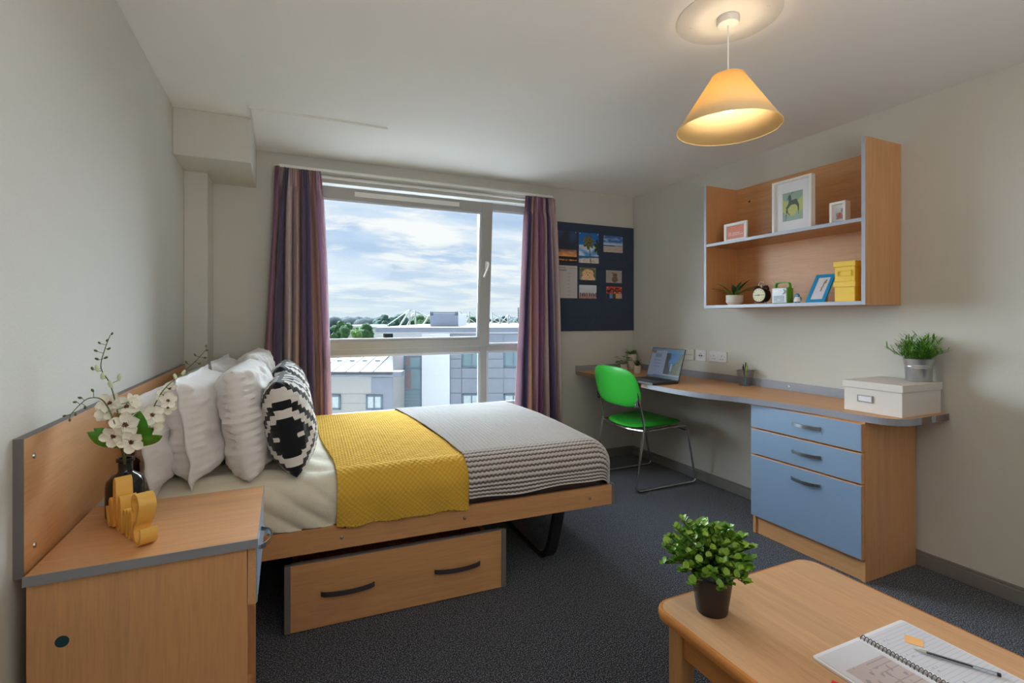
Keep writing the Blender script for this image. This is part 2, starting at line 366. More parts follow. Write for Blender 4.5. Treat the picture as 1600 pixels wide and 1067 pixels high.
def picture(name,w,h,nu,nv,fn,mat='print',parent=None,M=None,th=.0006):
    """flat print: grid in local XZ facing -Y, colours per face from fn(u,v)"""
    vs=[(-w/2+w*i/nu,0,h*j/nv) for j in range(nv+1) for i in range(nu+1)]
    fs=[(j*(nu+1)+i,j*(nu+1)+i+1,(j+1)*(nu+1)+i+1,(j+1)*(nu+1)+i) for j in range(nv) for i in range(nu)]
    cols=[fn((i+.5)/nu,(j+.5)/nv) for j in range(nv) for i in range(nu)]
    n=len(vs); vs+= [(-w/2,th,0),(w/2,th,0),(w/2,th,h),(-w/2,th,h)]
    a,b,c,d=0,nu,(nu+1)*(nv+1)-1,(nu+1)*nv
    fs+=[(n,n+3,n+2,n+1),(a,n,n+1,b),(b,n+1,n+2,c),(c,n+2,n+3,d),(d,n+3,n,a)]; cols+=[(.6,.6,.6)]*5
    me=D.meshes.new(name); me.from_pydata(vs,[],fs)
    ca=me.color_attributes.new(name='Col',type='FLOAT_COLOR',domain='CORNER'); arr=[]
    for p,cc in zip(me.polygons,cols): arr+= [*cc,1]*p.loop_total
    ca.data.foreach_set('color',arr)
    me.materials.append(MATS[mat]); o=D.objects.new(name,me); COL.objects.link(o)
    if parent: o.parent=parent
    if M is not None: o.matrix_local=M
    return o

# ---------------------------------------------------------------- room shell
XL,XR,YB,YF,ZC=-.526,2.86,3.619,-1.7,2.31
OX0,OX1,OZ0,OZ1=.0,1.955,.45,2.15
struct('floor',MB().box(XL-.1,XR+.1,YF-.1,YB+.28,-.12,0),'carpet')
struct('ceiling',MB().box(XL-.1,XR+.1,YF-.1,YB+.28,ZC,ZC+.12),'ceiling')
struct('wall_left',MB().box(XL-.12,XL,YF-.1,YB+.28,0,ZC),'wall')
struct('wall_right',MB().box(XR,XR+.12,YF-.1,YB+.28,0,ZC),'wall')
struct('wall_front',MB().box(XL,XR,YF-.12,YF,0,ZC),'wall')
b=MB(); y1=YB+.28
b.box(XL,OX0,YB,y1,0,ZC); b.box(OX1,XR,YB,y1,0,ZC); b.box(OX0,OX1,YB,y1,0,OZ0); b.box(OX0,OX1,YB,y1,OZ1,ZC)
struct('wall_back',b,'wall')
struct('trim_1',MB().box(XL,-.409,3.358,YB,0,2.066),'wall',bev=.004)            # boxed pipe column in the corner
struct('trim_2',MB().box(XL,-.167,3.053,YB,2.066,ZC),'wall',bev=.003)           # dropped soffit box
def skirt(name,pts,t=.018,h=.073):
    b=MB()
    (xa,ya),(xb,yb)=pts
    if abs(xa-xb)<1e-6:
        sgn=-1 if xa>1 else 1; x0,x1=sorted((xa,xa+sgn*t)); b.box(x0,x1,ya,yb,0,h-.012); x0,x1=sorted((xa,xa+sgn*t*.6)); b.box(x0,x1,ya,yb,h-.012,h)
    else:
        b.box(xa,xb,ya-t,ya,0,h-.012); b.box(xa,xb,ya-t*.6,ya,h-.012,h)
    return struct(name,b,'trim_grey',bev=.003)
skirt('baseboard_right',((XR,YF),(XR,YB))); skirt('baseboard_back',((-.409,YB),(XR-.018,YB))); skirt('baseboard_left',((XL,YF),(XL,3.355)))
hb=MB(); hb.box(-.160,.527,2.890,3.60,ZC-.006,ZC); struct('trim_3',hb,'ceiling',bev=.001)
hb=MB(); hb.box(-.168,.535,2.878,2.889,ZC-.010,ZC); hb.box(-.168,-.161,2.889,3.60,ZC-.008,ZC); struct('trim_4',hb,'white_paint')

# window ------------------------------------------------------------------------
win=D.objects.new('window_1',None); COL.objects.link(win); win['kind']='structure'; win.location=(OX0,3.72,OZ0)
def wp(mb,name,mat,bev=.003,**k):
    mb.xf(Matrix.Translation((-OX0,-3.72,-OZ0))); return mb.build(name,mat,win,bev=bev,**k)
Y0,Y1=3.722,3.79
wp(MB().box(OX0,.075,Y0,Y1,OZ0,OZ1),'jamb','upvc_grey'); wp(MB().box(1.90,OX1,Y0,Y1,OZ0,OZ1),'jamb','upvc_grey')
wp(MB().box(.075,1.90,Y0,Y1,2.10,OZ1),'head_rail','upvc_grey'); wp(MB().box(.075,1.90,Y0,Y1,OZ0,.52),'bottom_rail','upvc_grey')
wp(MB().box(1.425,1.478,Y0,Y1,.52,2.10),'mullion','upvc_grey')
wp(MB().box(.075,1.425,Y0,Y1,.955,1.02),'transom','upvc_grey'); wp(MB().box(1.478,1.90,Y0,Y1,.955,1.0),'transom','upvc_grey')
wp(MB().box(OX0,OX1,YB+.001,Y0,OZ1-.002,OZ1+.004),'head_lining','white_paint',0)
def bead(x0,x1,z0,z1,y,t=.018,d=.014):
    b=MB(); b.box(x0,x1,y-d,y,z0,z0+t); b.box(x0,x1,y-d,y,z1-t,z1); b.box(x0,x0+t,y-d,y,z0+t,z1-t); b.box(x1-t,x1,y-d,y,z0+t,z1-t); return b
for (x0,x1,z0,z1) in ((.075,1.425,.52,.955),(1.478,1.90,.52,.955),(1.478,1.90,1.0,2.10)):
    wp(bead(x0,x1,z0,z1,3.742),'bead','bead_grey',.002); wp(MB().box(x0+.006,x1-.006,3.744,3.750,z0+.006,z1-.006),'pane','window_glass',0)
# tilted opening sash
sash=D.objects.new('sash',None); COL.objects.link(sash); sash.parent=win; sash.location=(.04,-.004,1.0-OZ0); sash.rotation_euler=(math.radians(4.2),0,0)
SW,SH=1.438,1.125
def sp_(mb,name,mat,bev=.003): return mb.build(name,mat,sash,bev=bev)
b=MB(); b.box(0,.075,-.05,0,0,SH); b.box(SW-.088,SW,-.05,0,0,SH); b.box(.075,SW-.088,-.05,0,0,.062); b.box(.075,SW-.088,-.05,0,SH-.078,SH)
sp_(b,'sash_frame','upvc_grey')
bb=bead(.075,SW-.088,.062,SH-.078,-.03,.016,.012); sp_(bb,'bead','bead_grey',.002)
sp_(MB().box(.08,SW-.094,-.028,-.022,.068,SH-.084),'pane','window_glass',0)
vb=MB(); vb.box(.40,1.16,-.062,-.05,SH-.052,SH-.022); vb.box(.40,1.16,-.068,-.06,SH-.055,SH-.049); sp_(vb,'trickle_vent','white_paint',.002)
hd=MB(); hd.box(SW-.052,SW-.026,-.062,-.05,.60,.67); hd.tube(catmull([(SW-.038,-.06,.655),(SW-.038,-.085,.655),(SW-.042,-.095,.63),(SW-.075,-.092,.545)],5),.0075,8); sp_(hd,'handle','white_paint',.002)
# curtain track
tk=thing('curtain_track','white curtain track fixed above the window','curtain track',(-.035,3.52,2.16))
b=MB().box(0,2.02,.012,.099,.038,.056); b.build('track_board','white_paint',tk,bev=.002)
b=MB().box(.0,2.02,.05,.075,.008,.02); b.build('rail','frame_white',tk,bev=.002)

# curtains
def curtain(name,label,x0t,x1t,x0b,x1b,zt,zb,folds,uoff,ur,ph):
    NU,NV=260,46; o_loc=Vector((x0t,3.535,zb))
    def fn(u,v):
        z=zt+(zb-zt)*v; k=min(1,v*9); x=(x0t+(x1t-x0t)*u)*(1-v**.8)+(x0b+(x1b-x0b)*u)*v**.8
        amp=.012+.024*k+.014*v
        ww=u*folds*2*PI+ph+.5*math.sin(u*9+ph)
        y=3.545+amp*math.sin(ww+.35*math.sin(v*3+u*5))+.006*math.sin(ww*2.3+v*2)+.004*noise.noise((u*20,v*6,ph))
        x+=.008*k*math.cos(ww)+.004*math.sin(v*5+u*13)
        if v<.07: y=y*.35+3.54*.65+.006*math.sin(u*folds*6*PI)
        return Vector((x,min(y,3.60),z+.004*math.sin(ww)*k*(v>.9)))-o_loc
    b=MB().grid(NU,NV,fn); o=b.build(name,'curtain_stripe',loc=o_loc)
    me=o.data; uvl=me.uv_layers.new(name='UVMap')
    vi=[0]*len(me.loops); me.loops.foreach_get('vertex_index',vi)
    arr=[]; 
    for i in vi: arr+=[uoff+ur*((i%NU)/(NU-1)),(i//NU)/(NV-1)]
    uvl.data.foreach_set('uv',arr)
    s=o.modifiers.new('solid','SOLIDIFY'); s.thickness=.002; tag(o,label,'curtain','striped curtains'); return o
curtain('curtain','plum and tan striped curtain hanging left of the window behind the pillows',-.055,.215,-.150,.300,2.205,.34,8,0,1.0,.4)
curtain('curtain','plum and grey striped curtain hanging right of the window beside the pinboard',1.745,2.005,1.665,2.085,2.195,.37,7,.53,1.0,1.9)

# ---------------------------------------------------------------- pinboard and photographs
pb=thing('pinboard','large navy fabric pinboard on the back wall beside the curtain','pinboard',(2.068,YB,1.11))
MB().box(0,XR-2.068-.002,-.014,0,0,.918).build('board','navy_board',pb,bev=.002)
def mx(*a): return sum(a)/len(a)
def lerp(a,b,t): t=max(0,min(1,t)); return tuple(x+(y-x)*t for x,y in zip(a,b))
def fb(x,y,s=0): return noise.noise((x,y,s))
def pic_sunset(u,v):
    if v<.06: c=(.03,.02,.02)
    elif v<.12: c=lerp((.75,.30,.08),(.1,.04,.03),fb(u*8,v*30)*2+.3)
    elif v<.20: c=(.02,.015,.02)
    elif v<.42: c=lerp((.90,.42,.14),(.25,.12,.10),(v-.2)/.22+.6*fb(u*4,v*14))
    else: c=lerp((.03,.035,.06),(.04,.10,.28),max(0,fb(u*2+3,v*3)*2)*(v-.3))
    return c
def palm(u,v,cx,cy,sx):
    d=math.hypot((u-cx)/sx,(v-cy)*1.0); a=math.atan2(v-cy,(u-cx)/sx)
    return d<.13+.14*abs(math.sin(a*3.5+1)) 
def pic_palm(u,v):
    if palm(u,v,.48,.70,1.1): return lerp((.05,.07,.02),(.25,.22,.06),.5+fb(u*20,v*20))
    if palm(u,v,.98,.55,.9): return (.04,.06,.02)
    if abs(u-(.50+.14*(.7-v)))<.018 and v<.7: return (.10,.07,.05)
    if v<.14+.05*u: return lerp((.75,.70,.62),(.5,.45,.4),fb(u*9,v*9)+.3)
    if v<.24: return (.02,.19,.42)
    if v<.60: return lerp((.10,.33,.68),(.62,.76,.9),fb(u*3,v*5)*1.6+.45)
    return lerp((.03,.24,.66),(.01,.14,.5),v)
def pic_beach(u,v):
    if v<.36+.04*u: return lerp((.62,.55,.50),(.42,.36,.32),fb(u*14,v*20)+.4)
    if v<.45: return (.03,.10,.26)
    if v<.60: return lerp((.62,.74,.88),(.2,.4,.75),(v-.45)/.15)
    return lerp((.04,.15,.52),(.30,.45,.75),fb(u*4,v*7)*1.8+.2)
def pic_dog(u,v):
    x,y=(u-.52),(v-.52)
    if math.hypot(x,y+.10)<.035: return (.02,.01,.01)
    if math.hypot(x-.10,y-.08)<.03 or math.hypot(x+.10,y-.08)<.03: return (.03,.015,.01)
    if math.hypot(x*1.05,y)<.36 or (math.hypot(x,y+.45)<.42): return lerp((.78,.42,.17),(.92,.70,.45),.5+fb(u*9,v*9))
    return lerp((.12,.15,.07),(.30,.30,.20),.5+fb(u*4,v*4,3))
def pic_group(u,v):
    if v<.16: return lerp((.45,.2,.14),(.6,.35,.28),fb(u*20,v*9)+.5)
    if v<.34+.10*abs(math.sin(u*18)) and abs(math.sin(u*24))>.35: return [(.30,.10,.10),(.10,.12,.30),(.18,.08,.06)][int(u*9)%3]
    return lerp((.60,.60,.62),(.70,.74,.82),v+.4*fb(u*3,v*3))
def pic_bear(u,v):
    x,y=u-.55,v-.5
    if math.hypot(x*1.2,y+.22)<.24 or math.hypot(x*1.1-.02,y-.13)<.16 or math.hypot(x+.12,y-.28)<.06: return lerp((.14,.08,.05),(.30,.18,.11),.5+fb(u*12,v*12))
    return (.40,.38,.37)
def pic_friends(u,v):
    for (cx,cy,sk) in ((.15,.55,(.10,.05,.04)),(.35,.68,(.30,.15,.10)),(.55,.50,(.50,.28,.20)),(.68,.72,(.28,.14,.10)),(.85,.52,(.48,.28,.22))):
        if math.hypot(u-cx,(v-cy)*.9)<.075: return sk
        if math.hypot(u-cx,(v-cy-.05)*.9)<.12: return (.02,.012,.012)
    if v<.42: return [(.05,.03,.04),(.08,.28,.55),(.10,.06,.05),(.65,.38,.10),(.5,.38,.45)][min(4,int(u*5))]
    return (.66,.06,.04)
def pic_plan(u,v):
    base=(.56,.52,.52)
    if v>.90 and u<.42 and int(u*44)%3!=0 and .915<v<.95: return (.18,.15,.17)
    if .84<v<.88 and u<.45 and int(u*44)%3!=0: return (.18,.15,.17)
    if .90<v<.93 and u>.60 and int(u*40)%2: return (.35,.32,.34)
    if v<.80 and abs((v*9)%1-.5)<.05 and u>.06 and u<.94: return (.46,.43,.43)
    if v<.78 and (v*9)%1>.7 and .5<u<.5+.3*abs(fb(v*20,1))+.1: return (.42,.39,.40)
    return base
def pinned(name,label,px0,py0,px1,py1,fn,nu,nv,group='photo prints pinned to the navy board'):
    yb=YB-.0155
    a=wy(px0,py0,yb); c=wy(px1,py1,yb); w_=c.x-a.x; h_=a.z-c.z
    t=thing(name,label,'photograph' if name!='planner_sheet' else 'paper',((a.x+c.x)/2,yb,c.z),0,group)
    picture('print',w_,h_,nu,nv,fn,parent=t)
    for sx in (-1,1):
        MB().sphere((sx*(w_/2-.010),-.002,h_-.010),.0035,5).build('pin','frame_white',t)
pinned('photo_print','dark sunset photo with an orange glow pinned by the curtain, leftmost on the pinboard',869.5,359,901,411.5,pic_sunset,40,60)
pinned('photo_print','tall palm tree beach photo pinned at the top middle of the pinboard',904.5,362.5,935.5,412,pic_palm,48,64)
pinned('photo_print','wide blue sky and sand beach photo pinned at the top right of the pinboard',943,367.5,973,395.5,pic_beach,40,30)
pinned('photo_print','golden curly puppy photo pinned below the palm tree photo',905.5,417.5,931,438,pic_dog,40,32)
pinned('photo_print','pale group photo of small figures pinned below the puppy photo',905,445,932,466.5,pic_group,44,34)
pinned('photo_print','grey photo of a small brown toy bear pinned below the wide beach photo',947,422,971.5,442.5,pic_bear,36,30)
pinned('photo_print','red photo of close friends pinned at the lower right of the pinboard',947.5,447.5,971.5,466.5,pic_friends,40,32)
pinned('planner_sheet','pale printed planner sheet pinned below the sunset photo',871,414,902,466,pic_plan,44,72,None)

# ---------------------------------------------------------------- desk
ZD=.77
front=[(2.252,3.60),(2.246,3.42),(2.243,3.2),(2.243,2.9),(2.243,2.6),(2.246,2.43),(2.262,2.27),(2.305,2.14),(2.352,2.04),(2.385,1.90),(2.408,1.75),(2.425,1.58),(2.430,1.43),(2.448,1.335),(2.495,1.283),(2.56,1.266),(2.68,1.265),(2.842,1.265)]
fr=[(p.x,p.y) for p in catmull([(a,b_,0) for a,b_ in front],5)]
dk=thing('desk','long curved beech desktop with grey edging along the right wall','desk',(2.55,2.4,0))
off=Matrix.Translation((-2.55,-2.4,0))
poly=fr+[(2.842,3.60)]
MB().prism(poly,ZD-.028,ZD).xf(off).build('desktop','beech_y',dk)
b=MB(); pts=fr; 
for i in range(len(pts)-1):
    (x0,y0),(x1,y1)=pts[i],pts[i+1]
    def nrm(k):
        a=Vector(pts[max(0,k-1)]);c=Vector(pts[min(len(pts)-1,k+1)]);d=(c-a).normalized(); return Vector((d.y,-d.x))*-1
    n0,n1=nrm(i),nrm(i+1); s_=-1
    q0=Vector(pts[i])+n0*-.003; q1=Vector(pts[i+1])+n1*-.003
    q0=Vector(pts[i])+Vector((n0.x,n0.y))*(.003 if n0.x<0 or n0.y<0 else -.003); q1=Vector(pts[i+1])+Vector((n1.x,n1.y))*(.003 if n1.x<0 or n1.y<0 else -.003)
    za_,zb_=ZD-.030,ZD+.0008
    b.add([(x0,y0,za_),(x1,y1,za_),(q1.x,q1.y,za_),(q0.x,q0.y,za_),(x0,y0,zb_),(x1,y1,zb_),(q1.x,q1.y,zb_),(q0.x,q0.y,zb_)],[(0,1,2,3),(4,7,6,5),(3,2,6,7),(0,4,5,1)],True)
b.xf(off).build('edge_band','edge_desk',dk)
b=MB(); b.box(2.843,2.86,1.34,3.619,ZD-.028,ZD+.049); b.xf(off).build('splashback','edge_desk',dk,bev=.002)
b=MB(); b.box(2.252,2.843,3.601,3.619,ZD-.028,ZD+.045); b.xf(off).build('splashback','edge_desk',dk,bev=.002)
for yy in (2.08,1.6):
    MB().lathe([(.006,0),(.006,.003),(.004,.005)],12,(2.843-.004,yy,ZD+.028),'X').xf(off).build('screw','screw',dk)

def bow_handle(length,proj,r_w,axis='Y',horizontal=True):
    pts=[]
    for i in range(13):
        t=i/12; a=-length/2+length*t; d=proj*math.sin(PI*t)**.6
        pts.append((a,d))
    return pts
# pedestal
pd=thing('drawer_pedestal','beech pedestal with three blue-grey drawers under the desk','drawers',(2.64,1.70,0))
off=Matrix.Translation((-2.64,-1.70,0))
MB().box(2.432,2.842,1.40,1.418,0,.741).xf(off).build('side_panel','beech_z',pd,bev=.001)
MB().box(2.432,2.842,1.985,2.003,0,.741).xf(off).build('side_panel','beech_z',pd,bev=.001)
MB().box(2.44,2.455,1.4185,1.9845,0,.10).xf(off).build('plinth','beech_y',pd,bev=.001)
MB().box(2.825,2.842,1.4185,1.9845,.1,.741).xf(off).build('back_panel','beech_y',pd)
MB().box(2.436,2.825,1.4185,1.9845,.722,.741).xf(off).build('top_rail','beech_y',pd)
for z0,z1,hp in ((.603,.733,(1255.5,666)),(.455,.596,(1255.5,710)),(.105,.448,(1254,753))):
    dr=D.objects.new('drawer',None); COL.objects.link(dr); dr.parent=pd; dr.location=(2.43-2.64,0,z0)
    MB().box(-.018,0,-.298,.300,0,z1-z0).build('drawer_front','beech_y',dr,bev=.001)
    MB().box(-.0205,-.018,-.2955,.2975,.003,z1-z0-.003).build('front_face','front_blue',dr,bev=.0008)
    p=wx(hp[0],hp[1],2.39); b=MB(); pts=bow_handle(.150,.026,0); yo=p.y-1.70; zo=p.z-z0
    for i in range(12):
        (a0,d0),(a1,d1)=pts[i],pts[i+1]
        b.add([(-.0206-d0,yo+a0,zo-.008),(-.0206-d1,yo+a1,zo-.008),(-.0206-d1,yo+a1,zo+.008),(-.0206-d0,yo+a0,zo+.008),
               (-.0256-d0,yo+a0,zo-.008),(-.0256-d1,yo+a1,zo-.008),(-.0256-d1,yo+a1,zo+.008),(-.0256-d0,yo+a0,zo+.008)],
              [(0,3,2,1),(4,5,6,7),(0,1,5,4),(3,7,6,2)]+([(0,4,7,3)] if i==0 else [])+([(1,2,6,5)] if i==11 else []),True)
    b.build('handle','steel_handle',dr)
    MB().box(.001,.34,-.27,.27,.02,z1-z0-.03).build('drawer_box','beech_y',dr)

# ---------------------------------------------------------------- wall shelf
SX0,SX1,SY0,SY1,SZ0,SZ1=2.56,2.858,1.474,2.492,1.286,2.106
sh=thing('wall_shelf','beech wall shelf unit with two levels and grey edging','shelf',((SX0+SX1)/2,(SY0+SY1)/2,SZ0))
off=Matrix.Translation((-(SX0+SX1)/2,-(SY0+SY1)/2,-SZ0))
def edged(nm,x0,x1,y0,y1,z0,z1,mat,em='edge_blue'):
    MB().box(x0+.002,x1,y0,y1,z0,z1).xf(off).build(nm,mat,sh,bev=.0006)
    MB().box(x0,x0+.002,y0,y1,z0,z1).xf(off).build('edge_strip',em,sh)
edged('side_panel',SX0,SX1,SY0,SY0+.018,SZ0,SZ1,'beech_z'); edged('side_panel',SX0,SX1,SY1-.018,SY1,SZ0,SZ1,'beech_z')
edged('shelf_board',SX0,SX1-.012,SY0+.0185,SY1-.0185,SZ0,SZ0+.018,'beech_y'); edged('shelf_board',SX0,SX1-.012,SY0+.0185,SY1-.0185,1.694,1.712,'beech_y')
MB().box(SX1-.012,SX1,SY0+.0185,SY1-.0185,SZ0,SZ1).xf(off).build('back_panel','beech_y',sh)
p=wx(1171,315,SX1-.013); MB().lathe([(.007,0),(.007,.002)],12,(p.x-.002,p.y,p.z),'X').xf(off).build('screw_cap','matte_black',sh)
p=wx(1252,372,SX1-.013)
ZS0,ZS1=SZ0+.0185,1.7125

# picture frames (face -X, i.e. local -Y rotated by -90deg about Z => local x -> -y world)
def frame_thing(name,label,cat,c,w_,h_,depth,border,mat,art,art_w,art_h,nu,nv,matw=None,rz=-PI/2,tilt=0,back='frame_white'):
    t=thing(name,label,cat,c,rz); t.rotation_euler=(tilt,0,rz)
    b=MB(); b.box(-w_/2,w_/2,0,depth,0,border); b.box(-w_/2,w_/2,0,depth,h_-border,h_); b.box(-w_/2,-w_/2+border,0,depth,border,h_-border); b.box(w_/2-border,w_/2,0,depth,border,h_-border)
    b.build('frame',mat,t,bev=.001)
    MB().box(-w_/2+border,w_/2-border,depth*.45,depth*.9,border,h_-border).build('mount','paper' if matw is None else matw,t)
    picture('artwork',art_w,art_h,nu,nv,art,parent=t,M=Matrix.Translation((0,depth*.45-.0012,(h_-art_h)/2)))
    return t
def art_words(u,v):
    if .40<v<.46 and .35<u<.72 and int(u*60)%4: return (.85,.75,.68)
    if .28<v<.34 and .30<u<.95 and int(u*60)%5>1: return (.80,.66,.58)
    if .25<v<.55 and .08<u<.26 and (int(u*40)+int(v*40))%3==0: return (.80,.6,.5)
    return (.60,.14,.05)
def art_horse(u,v):
    # abstract dark four-legged figure on green with yellow chevrons
    def seg(p,q,r0,r1):
        px,py=p;qx,qy=q; t=max(0,min(1,((u-px)*(qx-px)+(v-py)*(qy-py))/((qx-px)**2+(qy-py)**2))); r=r0+(r1-r0)*t
        return math.hypot(u-px-(qx-px)*t,v-py-(qy-py)*t)<r
    if seg((.36,.84),(.40,.62),.07,.07) or seg((.36,.86),(.25,.76),.05,.02) or seg((.38,.62),(.66,.64),.08,.09) or seg((.66,.64),(.78,.50),.08,.05) \
       or seg((.78,.5),(.80,.20),.04,.012) or seg((.38,.6),(.22,.46),.07,.05) or seg((.22,.46),(.26,.28),.035,.02) or seg((.26,.28),(.36,.20),.02,.012) or seg((.22,.44),(.16,.02),.03,.010) or seg((.36,.9),(.55,.98),.008,.008): return (.055,.075,.055)
    ch=abs(u-.5)
    if (v<.80-.25*(.5-ch)*2+.0 and v> .35-.30*(.5-ch)*2 and ch>.22) or math.hypot((u-.5)*1.1,v-.40)<.25:
        return (.50,.52,.10) if ((v-ch*.9)*16)%1<.66 else (.36,.42,.22)
    return (.26,.37,.31)
def art_small(u,v):
    if math.hypot(u-.55,v-.35)<.25: return (.45,.05,.03)
    if v>.6 and u<.7: return (.6,.6,.62)
    return lerp((.10,.05,.05),(.5,.45,.45),.5+fb(u*5,v*5))
def frx(name,label,cat,pa,pb,depth,border,X,zb,**k):
    a=wx(*pa,X); c=wx(*pb,X); w_=a.y-c.y; h_=(a.z+c.z)/2-zb
    return frame_thing(name,label,cat,(X,(a.y+c.y)/2,zb),w_,h_,depth,border,**k)
frx('picture_frame','small white frame with an orange print on the upper shelf','picture frame',(1131,349),(1166,346),.014,.018,2.62,ZS1,mat='frame_white',art=art_words,art_w=.132,art_h=.088,nu=66,nv=44)
frx('picture_frame','large white frame with a dark animal figure print on the upper shelf','picture frame',(1206,286),(1267.5,271),.035,.014,2.66,ZS1,mat='frame_white',art=art_horse,art_w=.125,art_h=.165,nu=62,nv=82)
frx('picture_frame','small deep white box frame with a red and dark photo on the upper shelf','picture frame',(1295.7,318),(1320.6,312),.045,.013,2.66,ZS1,mat='frame_white',art=art_small,art_w=.035,art_h=.058,nu=20,nv=30)
def art_blue(u,v):
    if math.hypot((u-.72),(v-.82)*.8)<.09 or (abs(u-.62-.12*(v-.6))<.06 and .42<v<.84) or math.hypot(u-.60,v-.42)<.07: return (.34,.17,.09)
    if math.hypot(u-.25,v-.35)<.03: return (.3,.3,.35)
    return (.60,.58,.64)
bf=frame_thing('picture_frame','blue picture frame leaning back beside the yellow boxes on the lower shelf','picture frame',(2.585,1.742,ZS0),.105,.180,.010,.019,mat='blue_paint',art=art_blue,art_w=.067,art_h=.138,nu=26,nv=42,tilt=0)
bf.rotation_euler=(0,math.radians(0),0)
bf.matrix_world=Matrix.Translation((2.570,1.735,ZS0+.001))@Matrix.Rotation(math.radians(-90),4,'Z')@Matrix.Rotation(math.radians(-32),4,'X')
# easel leg behind
eb=MB(); eb.tube([(.035,.012,.085),(.01,.075,.035)],.005,6); eb.build('easel_leg','table_edge',bf)
# yellow boxes
def lidbox(name,label,x0,x1,y0,y1,z0,z1,lid,mat,group=None,slot=True,ov=.005):
    t=thing(name,label,'box',((x0+x1)/2,(y0+y1)/2,z0),0,group); o=Matrix.Translation((-(x0+x1)/2,-(y0+y1)/2,-z0))
    MB().box(x0+ov,x1-ov,y0+ov,y1-ov,z0,z1-.004).xf(o).build('body',mat,t,bev=.0015)
    b=MB().box(x0,x1,y0,y1,z1-lid,z1); b.xf(o).build('lid',mat,t,bev=.002)
    return t,o
yx0=2.585
for nm,zz0,zz1,lb in (('lower',ZS0,ZS0+.102,'yellow lidded box standing on the lower shelf beneath another'),('upper',ZS0+.1025,ZS0+.205,'yellow lidded box with label holder, stacked on top of another')):
    t,o=lidbox('storage_box',lb,yx0,yx0+.15,1.535,1.645,zz0,zz1,.028,'box_yellow','yellow boxes on the lower shelf')
    if nm=='upper':
        b=MB(); cz=zz0+.042; 
        for q in ((1.555,1.622,cz-.014,cz-.011),(1.555,1.622,cz+.011,cz+.014),(1.555,1.558,cz-.011,cz+.011),(1.619,1.622,cz-.011,cz+.011)): b.box(yx0-.001,yx0+.003,*q)
        b.xf(o).build('label_holder','box_yellow',t)
# alarm clock
ck=thing('alarm_clock','black twin bell alarm clock with cream dial on the lower shelf','clock',(2.62,2.098,ZS0),-PI/2+math.radians(4))
R=.046; b=MB().lathe([(R*.93,-.024),(R,-.020),(R,.024),(R*.8,.030)],36,(0,0,R+.008),'Y'); b.build('case','clock_black',ck,bev=.001)
MB().lathe([(.0001,-.0255),(R*.86,-.0255),(R*.86,-.0240)],36,(0,0,R+.008),'Y').build('dial','clock_face',ck)
b=MB(); 
for k in range(12):
    a=k*PI/6; b.box(-.001,.001,-.0262,-.0256,-.003,.003); n=len(b.v)
    for i in range(n-8,n): q=b.v[i]; b.v[i]=Vector((q.x*math.cos(a)+q.z*math.sin(a)+R*.72*math.sin(a),q.y,q.z*math.cos(a)-q.x*math.sin(a)+R*.72*math.cos(a)+R+.008))
b.build('hour_marks','matte_black',ck)
b=MB(); b.box(-.026,.0,-.0272,-.0262,R+.0062,R+.0098); b.build('hour_hand','matte_black',ck); MB().box(-.0,.034,-.0272,-.0262,R+.0068,R+.0092).build('minute_hand','matte_black',ck)
MB().lathe([(.004,-.028),(.004,-.026)],12,(0,0,R+.008),'Y').build('hand_hub','matte_black',ck)
for s_ in (-1,1):
    d=Vector((s_*math.sin(.62),0,math.cos(.62))); c=Vector((0,0,R+.008))+d*(R+.003)
    b=MB().lathe([(.021,0),(.020,.006),(.014,.013),(.003,.017),(.003,.021),(.0001,.022)],20); b.xf(Matrix.Translation(c)@d.to_track_quat('Z','Y').to_matrix().to_4x4()); b.build('bell','clock_black',ck)
    MB().tube([(s_*.030,-.01,.012),(s_*.040,-.012,.003)],.0035,8).build('foot','chrome',ck)
b=MB().tube(catmull([(-.018,0,2*R+.02),(-.014,0,2*R+.036),(0,0,2*R+.042),(.014,0,2*R+.036),(.018,0,2*R+.02)],4),.0015,6); b.build('carry_handle','chrome',ck)
MB().tube([(0,0,2*R+.006),(0,0,2*R+.024)],.0025,6).build('hammer','chrome',ck)
# radio
rd=thing('radio','green portable radio with silver front and carry handle','radio',(2.600,1.948,ZS0),-PI/2+math.radians(4))
MB().box(-.046,.046,-.022,.040,0,.090).build('case','radio_green',rd,bev=.008,seg=3)
MB().box(-.043,.043,-.0252,-.0222,.003,.087).build('front_panel','silver_plastic',rd,bev=.003)
MB().box(-.033,.030,-.0272,-.0253,.008,.044).build('speaker_grille','edge_blue',rd,bev=.0015)
MB().box(-.033,.006,-.0265,-.0253,.066,.078).build('tuning_window','frame_white',rd)
MB().lathe([(.013,-.034),(.014,-.0253)],20,(.022,0,.066),'Y').build('tuning_knob','silver_plastic',rd)
MB().box(-.008,.008,-.0280,-.0273,.018,.021).build('badge','frame_white',rd)
hp=catmull([(-.040,.075),(-.042,.105),(-.030,.118),(.0,.121),(.030,.118),(.042,.105),(.040,.075)],5)
MB().ribbon([(p.x,p.y) for p in [Vector(q[:2]) for q in hp]],.006,.022,(0,-.002,0),(1,0,0),(0,1,0)).build('carry_handle','radio_green',rd)
MB().tube([(-.030,.035,.088),(-.040,.035,.10),(-.075,.030,.135)],.0012,6).build('aerial','chrome',rd)
